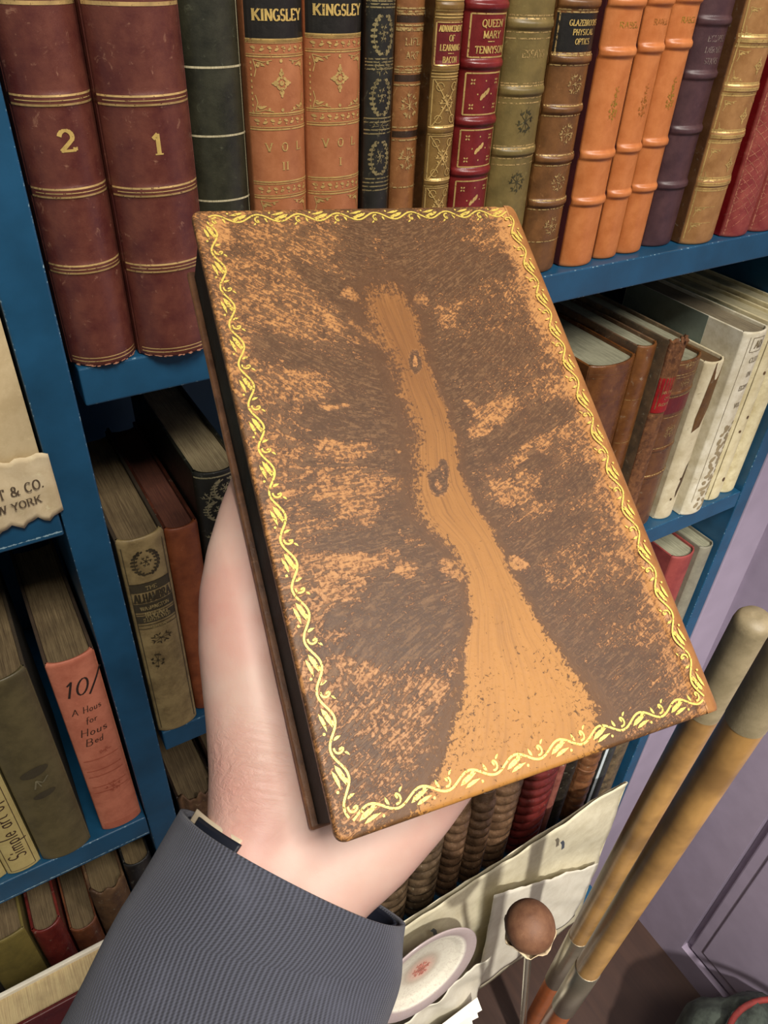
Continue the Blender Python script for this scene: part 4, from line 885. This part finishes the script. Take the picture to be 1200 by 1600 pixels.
def addattr(name, arr, fill):
    a = me.attributes.new(name, 'FLOAT', 'POINT'); d = np.full(len(V), fill, dtype=np.float32); d[:base] = arr.reshape(-1); a.data.foreach_set('value', d)
addattr('dark', D, .4); addattr('trunk', trunk, 0); addattr('fa', fa, 0); addattr('fb', fb, 0)
me.polygons.foreach_set('use_smooth', [True]*(len(fl)-1)+[False])
cal = NB('tree_calf'); v = cal.coord()
at_ = lambda n_: cal.attr(n_).outputs['Fac']
cmb = cal.new('CombineXYZ', X=cal.math('MULTIPLY', at_('fa'), 1.0), Y=cal.math('MULTIPLY', at_('fb'), .16)); st = cal.noise(cmb.outputs[0], 620, 6, .65, .4); st2 = cal.noise(cmb.outputs[0], 240, 4, .6)
f1 = cal.noise(v, 640, 8, .70, .5); f2 = cal.noise(v, 190, 6, .65, .4); f3 = cal.noise(v, 60, 4); fs_ = cal.noise(cmb.outputs[0], 1000, 5, .65, .6)
dk_ = at_('dark')
nn_ = cal.math('ADD', cal.math('MULTIPLY', f1, .46), cal.math('ADD', cal.math('MULTIPLY', f2, .20), cal.math('MULTIPLY', fs_, .34)))
thr = cal.math('ADD', cal.math('ADD', .5, cal.math('MULTIPLY', cal.math('SUBTRACT', nn_, .5), 2.9)), cal.math('MULTIPLY', cal.math('SUBTRACT', dk_, .5), .66))
cr2 = cal.n.new('ShaderNodeValToRGB'); cal.set(cr2.inputs[0], thr); e = cr2.color_ramp
for k_, (p_, c_) in enumerate(((.28, (190, 138, 82)), (.42, (160, 110, 64)), (.49, (112, 75, 42)), (.56, (60, 38, 22)), (.66, (88, 62, 39)), (.75, (62, 42, 26)), (.84, (98, 71, 46)), (.95, (70, 49, 32)))):
    el = e.elements[k_] if k_ < 2 else e.elements.new(p_); el.position = p_; el.color = (*lin(c_), 1)
col = cal.mix(cal.math('MULTIPLY', f3, .22), cr2.outputs[0], lin((128, 88, 54)))
mask = cal.ramp(thr, .45, .56)
col = cal.mix(cal.math('MULTIPLY', cal.math('MULTIPLY', cal.ramp(cal.math('ADD', cal.math('MULTIPLY', fs_, .6), cal.math('MULTIPLY', f1, .4)), .49, .62), mask), .55), col, lin((146, 108, 70)))
col = cal.mix(cal.math('MULTIPLY', cal.math('MULTIPLY', cal.ramp(f2, .52, .68), mask), .40), col, lin((66, 44, 28)))
sy_ = cal.new('SeparateXYZ', Vector=cal.tc.outputs['Object']); up_ = cal.ramp(cal.math('DIVIDE', sy_.outputs['Y'], .2392), .12, .66)
trunkc = cal.mix(up_, cal.mix(st2, lin((174, 120, 56)), lin((190, 136, 68))), cal.mix(st2, lin((112, 72, 37)), lin((150, 102, 54))))
cmb2 = cal.new('CombineXYZ', X=at_('fa'), Y=cal.math('MULTIPLY', at_('fb'), .035)); lg = cal.noise(cmb2.outputs[0], 900, 4, .6, .2)
trunkc = cal.mix(cal.math('MULTIPLY', cal.ramp(lg, .50, .66), cal.math('ADD', .22, cal.math('MULTIPLY', up_, .5))), trunkc, lin((112, 74, 40)))
pits = cal.math('MULTIPLY', cal.ramp(cal.math('ADD', f1, cal.math('MULTIPLY', dk_, .42)), .635, .68), .85)
trunkc = cal.mix(pits, trunkc, lin((76, 48, 26)))
tmk = cal.ramp(cal.math('ADD', at_('trunk'), cal.math('MULTIPLY', cal.math('SUBTRACT', lg, .5), 1.0)), .12, .90)
col = cal.mix(tmk, col, trunkc)
cal.set(cal.b.inputs['Base Color'], col); cal.set(cal.b.inputs['Roughness'], cal.ramp(f1, .3, .7, (.40,)*3, (.56,)*3)); cal.bump(cal.math('ADD', f1, cal.math('MULTIPLY', mask, -.6)), .22, .0004)
cal.b.inputs['Specular IOR Level'].default_value = .38
me.materials.append(cal.m); cov = bpy.data.objects.new('back_cover', me); COL.objects.link(cov); cov.parent = hb
tag(cov, 'tree calf board with pale trunk and dark speckled branches')
# far cover, page block, spine
calf = leather('calf_edge', (156, 108, 72), (104, 68, 44), .42, .5, (200,150,110), .5, 90)
sp_m = leather('spine_tan', (176, 122, 66), (146, 96, 50), .4, .3, (220,170,110), .6, 80, .3)
def slab(name, x0, x1, y0, y1, z0, z1, m, bev):
    v_, f_ = boxv(x0, x1, y0, y1, z0, z1); v_ = [(a+b_*SH, b_, c) for a, b_, c in v_]; o = mesh(name, v_, f_, m, hb)
    if bev: q = o.modifiers.new('bevel', 'BEVEL'); q.width = bev; q.segments = 3
    return o
slab('front_cover', .0003, JW, .0045, HH-.001, -TH, -TH+.0032, calf, .0012)
pbm = NB('marbled_edge'); n = pbm.noise(pbm.coord((1, .25, .15)), 160, 6, .7, 1.5); n2 = pbm.noise(pbm.coord((.02, .02, 1)), 1800, 2)
pbm.set(pbm.b.inputs['Base Color'], pbm.mix(pbm.ramp(n, .45, .62), lin((14, 18, 17)), pbm.mix(n2, lin((22, 50, 56)), lin((40, 36, 26))))); pbm.b.inputs['Roughness'].default_value = .6; pbm.b.inputs['Specular IOR Level'].default_value = .15; pbm.bump(n2, .3, .0004)
slab('page_block', .0030, JW-.002, .0060, HH-.0045, -TH+.0033, -.0031, pbm.m, 0)
vs, fs = [], []; na = 22; rows = [0, .0008, .002, .006, .02]+[HH*k/30 for k in range(3, 28)]+[HH-.006, HH-.002, HH-.0008, HH]
for z in rows:
    e = min(z, HH-z); k_ = 1-.10*max(0, 1-e/.002)**2
    for i in range(na+1):
        a = math.pi*i/na; x = JW-.0015+(HW-JW+.0015)*k_*math.sin(a)**.75; q = -TH/2+(TH/2-.0002)*math.cos(a); vs.append((x+z*SH, z, q))
for j in range(len(rows)-1):
    for i in range(na): a = j*(na+1)+i; fs.append((a, a+1, a+na+2, a+na+1))
N = len(vs)
for z in rows:
    for i in range(na+1):
        a = math.pi*i/na; x = JW-.0015+(HW-JW-.0012)*math.sin(a)**.75; q = -TH/2+(TH/2-.0022)*math.cos(a); vs.append((x+z*SH, z, q))
for j in range(len(rows)-1):
    for i in range(na): a = N+j*(na+1)+i; fs.append((a, a+na+1, a+na+2, a+1))
for j in (0, len(rows)-1):
    for i in range(na): a = j*(na+1)+i; fs.append((a, a+N, a+N+1, a+1))
mesh('spine', vs, fs, sp_m, hb, True)
# gold vine border
T = Tool(lambda x, y: (x+y*SH, y, .00018))
def vine(p, q, side_):
    p, q = Vector(p), Vector(q); d = q-p; L_ = d.length; d /= L_; nrm = Vector((-d.y, d.x))*side_; n = max(1, round(L_/.0172)); P = L_/n; A = .0019
    M_ = lambda s_, h_: tuple(p+d*s_+nrm*h_)
    for i in range(n):
        s0 = i*P; pts = [M_(s0+P*k/14, A*math.sin(2*math.pi*k/14-.6)) for k in range(15)]; T.line(pts, .00074)
        # leaf under the crest, with a vein left bare
        c_ = s0+P*.40
        ang = math.atan2(d.y, d.x)
        def lf(s_, h_, l_, w_, a_):
            pp = [(0, 0), (.25, .7), (.6, .8), (1, 0), (.6, -.35), (.25, -.35)]; r = []
            for a2, b2 in pp:
                ca, sa_ = math.cos(a_), math.sin(a_); r.append(M_(s_+a2*l_*ca-b2*w_*sa_, h_+a2*l_*sa_+b2*w_*ca))
            T.poly(r)
        lf(s0+P*.10, -.0018, .0070, .0014, .34); lf(s0+P*.18, -.0030, .0062, .0010, .24); lf(s0+P*.34, .0001, .0026, .0009, .5)
        # curl
        cx_, cy_ = s0+P*.86, .0012
        T.line([M_(cx_+.0020*(1-t*.13)*math.cos(-1.9+t*.62), cy_+.0020*(1-t*.085)*math.sin(-1.9+t*.62)) for t in range(11)], .00068)
        lf(s0+P*.70, -.0002, .0028, .0008, 1.9); lf(s0+P*.93, .0024, .0020, .0006, .8); T.poly([M_(s0+P*.55+.0005*math.cos(k), -.0026+.0005*math.sin(k)) for k in (0, 1.05, 2.1, 3.14, 4.2, 5.2)])
ins = .0062
vine((ins, ins), (JW-.0010, ins), -1) if False else vine((ins, ins), (JW-.0015, ins), 1)
vine((JW-.0015, ins), (JW-.0015, HH-ins), 1); vine((JW-.0015, HH-ins*.8), (ins, HH-ins*.8), 1); vine((ins, HH-ins), (ins, ins), 1)
gb_ = NB('cover_gold'); n = gb_.noise(gb_.coord(), 900, 4, .7); gb_.b.inputs['Base Color'].default_value = (*lin((232, 206, 100)), 1); gb_.b.inputs['Metallic'].default_value = .3; gb_.b.inputs['Roughness'].default_value = .38
gb_.set(gb_.b.inputs['Alpha'], gb_.ramp(n, .38, .43))
tag(T.build('gold_border', gb_.m, hb), 'bright gold vine border')

# ================================================================== PERSON (hand and sleeve)
skin = NB('skin'); v = skin.coord(); n = skin.noise(v, 22, 4, .6); n2 = skin.noise(v, 420, 5, .7); n3 = skin.noise(v, 60, 5, .6)
sc_ = skin.mix(skin.ramp(n, .35, .65), lin((214, 186, 170)), lin((210, 162, 148))); sc_ = skin.mix(skin.math('MULTIPLY', n3, .25), sc_, lin((200, 136, 118)))
skin.set(skin.b.inputs['Base Color'], sc_); skin.b.inputs['Roughness'].default_value = .48; skin.b.inputs['Subsurface Weight'].default_value = .12; skin.b.inputs['Subsurface Radius'].default_value = (.006, .0025, .0012); skin.b.inputs['Subsurface Scale'].default_value = 1.0
cwp = None
PB = BL-UN*TH      # plane of the far cover
def on(px, py, rr, gap=.0008):
    """point behind the far cover, touching it with a limb of radius rr"""
    d = ray(px, py); t = ((PB-CAM).dot(UN)-(rr+gap))/d.dot(UN); return CAM+d*t
def capsule(vs, fs, a, b_, ra, rb, n=20, m=8):
    ax = (b_-a); L_ = ax.length; M = frame_mat(a, ax if L_ > 1e-6 else (0, 0, 1)); i0 = len(vs); prof = []
    for k in range(m+1): t = -math.pi/2+math.pi/2*k/m; prof.append((ra*math.cos(t), ra*math.sin(t)))
    for k in range(m+1): t = math.pi/2*k/m; prof.append((rb*math.cos(t), L_+rb*math.sin(t)))
    for r, z in prof:
        for k in range(n): q = 2*math.pi*k/n; vs.append(M @ Vector((max(r, 1e-5)*math.cos(q), max(r, 1e-5)*math.sin(q), z)))
    for j in range(len(prof)-1):
        for k in range(n): fs.append((i0+j*n+k, i0+j*n+(k+1) % n, i0+(j+1)*n+(k+1) % n, i0+(j+1)*n+k))
    fs.append(tuple(i0+k for k in range(n))[::-1]); fs.append(tuple(i0+(len(prof)-1)*n+k for k in range(n)))
vs, fs = [], []
def chain(pts, gap=.0008):
    P_ = [(on(px, py, r, gap), r) for px, py, r in pts]
    for (a, ra), (b_, rb) in zip(P_, P_[1:]): capsule(vs, fs, a, b_, ra, rb)
# wrist and forearm core (two bones side by side plus a middle)
chain([(388, 1345, .0190), (408, 1300, .0195), (409, 1200, .0195), (400, 1120, .0190), (386, 1010, .0190), (383, 930, .0185), (385, 870, .0165), (392, 812, .0140), (408, 752, .0125), (430, 690, .0115), (452, 640, .0098)])
chain([(492, 1400, .0190), (507, 1372, .0195), (575, 1318, .0190), (640, 1250, .0185), (690, 1190, .0175), (740, 1110, .0160)])
chain([(440, 1375, .0190), (455, 1335, .0200), (500, 1230, .0170), (560, 1080, .0160), (610, 960, .0150)])
chain([(408, 1300, .0190), (455, 1200, .0170), (470, 1080, .0165), (500, 960, .0155), (540, 860, .0130)]); chain([(400, 1120, .0180), (520, 1130, .0160), (640, 1150, .0160), (690, 1190, .0165)]); chain([(386, 1010, .0170), (480, 1000, .0155), (600, 1010, .0150), (720, 1060, .0150)])
chain([(430, 1260, .018), (520, 1260, .018), (590, 1290, .018)]); chain([(455, 1335, .0195), (540, 1330, .0185)]); chain([(383, 930, .0150), (470, 950, .0145), (540, 900, .0135)])
chain([(540, 860, .0120), (590, 740, .0100), (625, 650, .0090), (650, 585, .0078)]); chain([(610, 900, .0125), (665, 775, .0105), (700, 680, .0092), (724, 610, .0080)])
chain([(675, 950, .0120), (735, 830, .0100), (772, 740, .0088), (797, 680, .0076)]); chain([(735, 1050, .0115), (800, 950, .0090), (840, 880, .0080), (868, 830, .0068)])
chain([(560, 1000, .0145), (610, 900, .0130)]); chain([(620, 1020, .0145), (675, 950, .0125)]); chain([(650, 1100, .0150), (735, 1050, .0125)])
me = bpy.data.meshes.new('tmp'); me.from_pydata([tuple(q) for q in vs], [], fs); tmp = bpy.data.objects.new('tmp', me); COL.objects.link(tmp)
r_ = tmp.modifiers.new('r', 'REMESH'); r_.mode = 'VOXEL'; r_.voxel_size = .0022; r_.use_smooth_shade = True
s_ = tmp.modifiers.new('s', 'CORRECTIVE_SMOOTH') if False else tmp.modifiers.new('s', 'SMOOTH'); s_.factor = .5; s_.iterations = 14
dg_ = bpy.context.evaluated_depsgraph_get(); hm = bpy.data.meshes.new_from_object(tmp.evaluated_get(dg_)); bpy.data.objects.remove(tmp)
hm.name = 'person'; hm.materials.clear(); hm.materials.append(skin.m); hm.polygons.foreach_set('use_smooth', [True]*len(hm.polygons))
wr = on(362, 1208, .0); wr2 = on(338, 1205, .0)
person = bpy.data.objects.new('person', hm); COL.objects.link(person)
tag(person, 'left hand and forearm of a person in a grey blazer, holding up a book', 'person')
# wrist creases as bump, strongest beside the thumb root
vm = skin.new('VectorMath', operation='DISTANCE'); skin.t.links.new(skin.tc.outputs['Object'], vm.inputs[0]); vm.inputs[1].default_value = tuple(on(362, 1205, .0))
near_ = skin.math('SUBTRACT', 1.0, skin.math('DIVIDE', vm.outputs['Value'], .026), True)
rotv = skin.new('VectorRotate', rotation_type='AXIS_ANGLE'); skin.t.links.new(skin.tc.outputs['Object'], rotv.inputs['Vector']); rotv.inputs['Axis'].default_value = tuple(UN); rotv.inputs['Angle'].default_value = .6
mp_ = skin.new('Mapping'); skin.t.links.new(rotv.outputs[0], mp_.inputs['Vector']); mp_.inputs['Scale'].default_value = (.25, 1.2, 1.0)
cre = skin.noise(mp_.outputs[0], 330, 5, .6, .8)
skin.bump(skin.math('ADD', skin.math('MULTIPLY', n2, .12), skin.math('MULTIPLY', skin.math('MULTIPLY', cre, near_), 2.2)), .45, .0016)
# sleeve
RG = [((285, 1278), (625, 1452), .272), ((196, 1425), (612, 1530), .264), ((112, 1600), (590, 1640), .254), ((20, 1800), (560, 1830), .243), ((-80, 2100), (520, 2080), .232), ((-200, 2500), (460, 2400), .215)]
def ringpt(s_):
    s_ = max(0, min(len(RG)-1-1e-6, s_)); i = int(s_); f = s_-i
    def g(k):
        k = max(0, min(len(RG)-1, k)); (a, b_, t) = RG[k]; return at(*a, t=t), at(*b_, t=t)
    a0, b0 = g(i-1); a1, b1 = g(i); a2, b2 = g(i+1); a3, b3 = g(i+2)
    cr3 = lambda p0, p1, p2, p3: .5*((2*p1)+(p2-p0)*f+(2*p0-5*p1+4*p2-p3)*f*f+(3*p1-p0-3*p2+p3)*f**3)
    if i == 0: return a1.lerp(a2, f), b1.lerp(b2, f)
    return cr3(a0, a1, a2, a3), cr3(b0, b1, b2, b3)
def tube(name, m, s0, s1, ns, na, kr, kd, par, push=0.0, wob=.0008, thick=.0022, tilt=0.0, q0=0.0, q1=1.0):
    vs, fs, uv = [], [], []; prev = None; run = 0
    for j in range(ns+1):
        s_ = s0+(s1-s0)*j/ns; a, b_ = ringpt(s_); c = (a+b_)/2+CF*.004; e1 = (b_-a)/2
        a_, b2 = ringpt(s_+.05); axd = ((a+b_)/2-(a_+b2)/2).normalized(); e2 = e1.cross(axd).normalized(); e2 = e2 if e2.dot(CF) > 0 else -e2
        if prev is not None: run += (c-prev).length
        prev = c
        for k in range(na+1):
            q = 2*math.pi*(q0+(q1-q0)*k/na); w = 1+(wob/.04)*(math.sin(3*q+s_*2.1)+.6*math.sin(5*q-s_*3.3))
            hem = .0008 if (j < 2) else 0
            p = c+e1*(kr*w*math.cos(q))+e2*(e1.length*kd*w*math.sin(q))+axd*(push-tilt*math.cos(q)); vs.append(p); uv.append((q*e1.length, run))
    for j in range(ns):
        for k in range(na): i = j*(na+1)+k; fs.append((i, i+1, i+na+2, i+na+1))
    o = mesh(name, vs, fs, m, par, True); ul = o.data.uv_layers.new(name='UVMap')
    for l in o.data.loops: ul.data[l.index].uv = uv[l.vertex_index]
    s = o.modifiers.new('s', 'SOLIDIFY'); s.thickness = thick; s.offset = -1; return o
wl = NB('ribbed_wool'); ux = wl.new('SeparateXYZ', Vector=wl.tc.outputs['UV'])
def wavep(ang, per):
    p = wl.math('ADD', wl.math('MULTIPLY', ux.outputs['X'], math.cos(ang)/per*6.283), wl.math('MULTIPLY', ux.outputs['Y'], math.sin(ang)/per*6.283)); return wl.math('SINE', p)
tw_ = wavep(math.radians(-35), .00135); th_ = wavep(math.radians(50), .0011)
rib = wl.math('MULTIPLY', wl.math('ADD', tw_, 1.0), .5); thr_ = wl.math('MULTIPLY', wl.math('ADD', th_, 1.0), .5); hh_ = wl.math('ADD', rib, wl.math('MULTIPLY', thr_, .35))
nf = wl.noise(wl.coord(), 1500, 3, .7); nl = wl.noise(wl.coord(), 40, 4)
wc = wl.mix(wl.math('MULTIPLY', hh_, .75), lin((38, 38, 44)), lin((88, 91, 104))); wc = wl.mix(wl.math('MULTIPLY', nf, .35), wc, lin((68, 71, 84))); wc = wl.mix(wl.math('MULTIPLY', wl.ramp(nl, .5, .7), .25), wc, lin((96, 99, 114)))
wl.set(wl.b.inputs['Base Color'], wc); wl.b.inputs['Roughness'].default_value = .85; wl.b.inputs['Sheen Weight'].default_value = .12; wl.bump(hh_, .5, .0005)
tube('jacket_sleeve', wl.m, 0, 5, 90, 120, 1.0, .74, person)
tube('cuff_lining', plain('navy_lining', (26, 30, 44), .6), .03, .9, 10, 100, .945, .70, person, thick=.001, wob=.0004)
cuff = plain('shirt_cream', (206, 190, 162), .7)
tube('shirt_cuff', cuff, .0, .5, 10, 30, .945, .71, person, push=.0040, thick=.0010, wob=.0006, q0=.535, q1=.665)
tube('watch_strap', plain('navy_band', (18, 22, 34), .5), .0, .5, 10, 30, .965, .725, person, push=.0028, thick=.0012, wob=.0006, q0=.57, q1=.668)
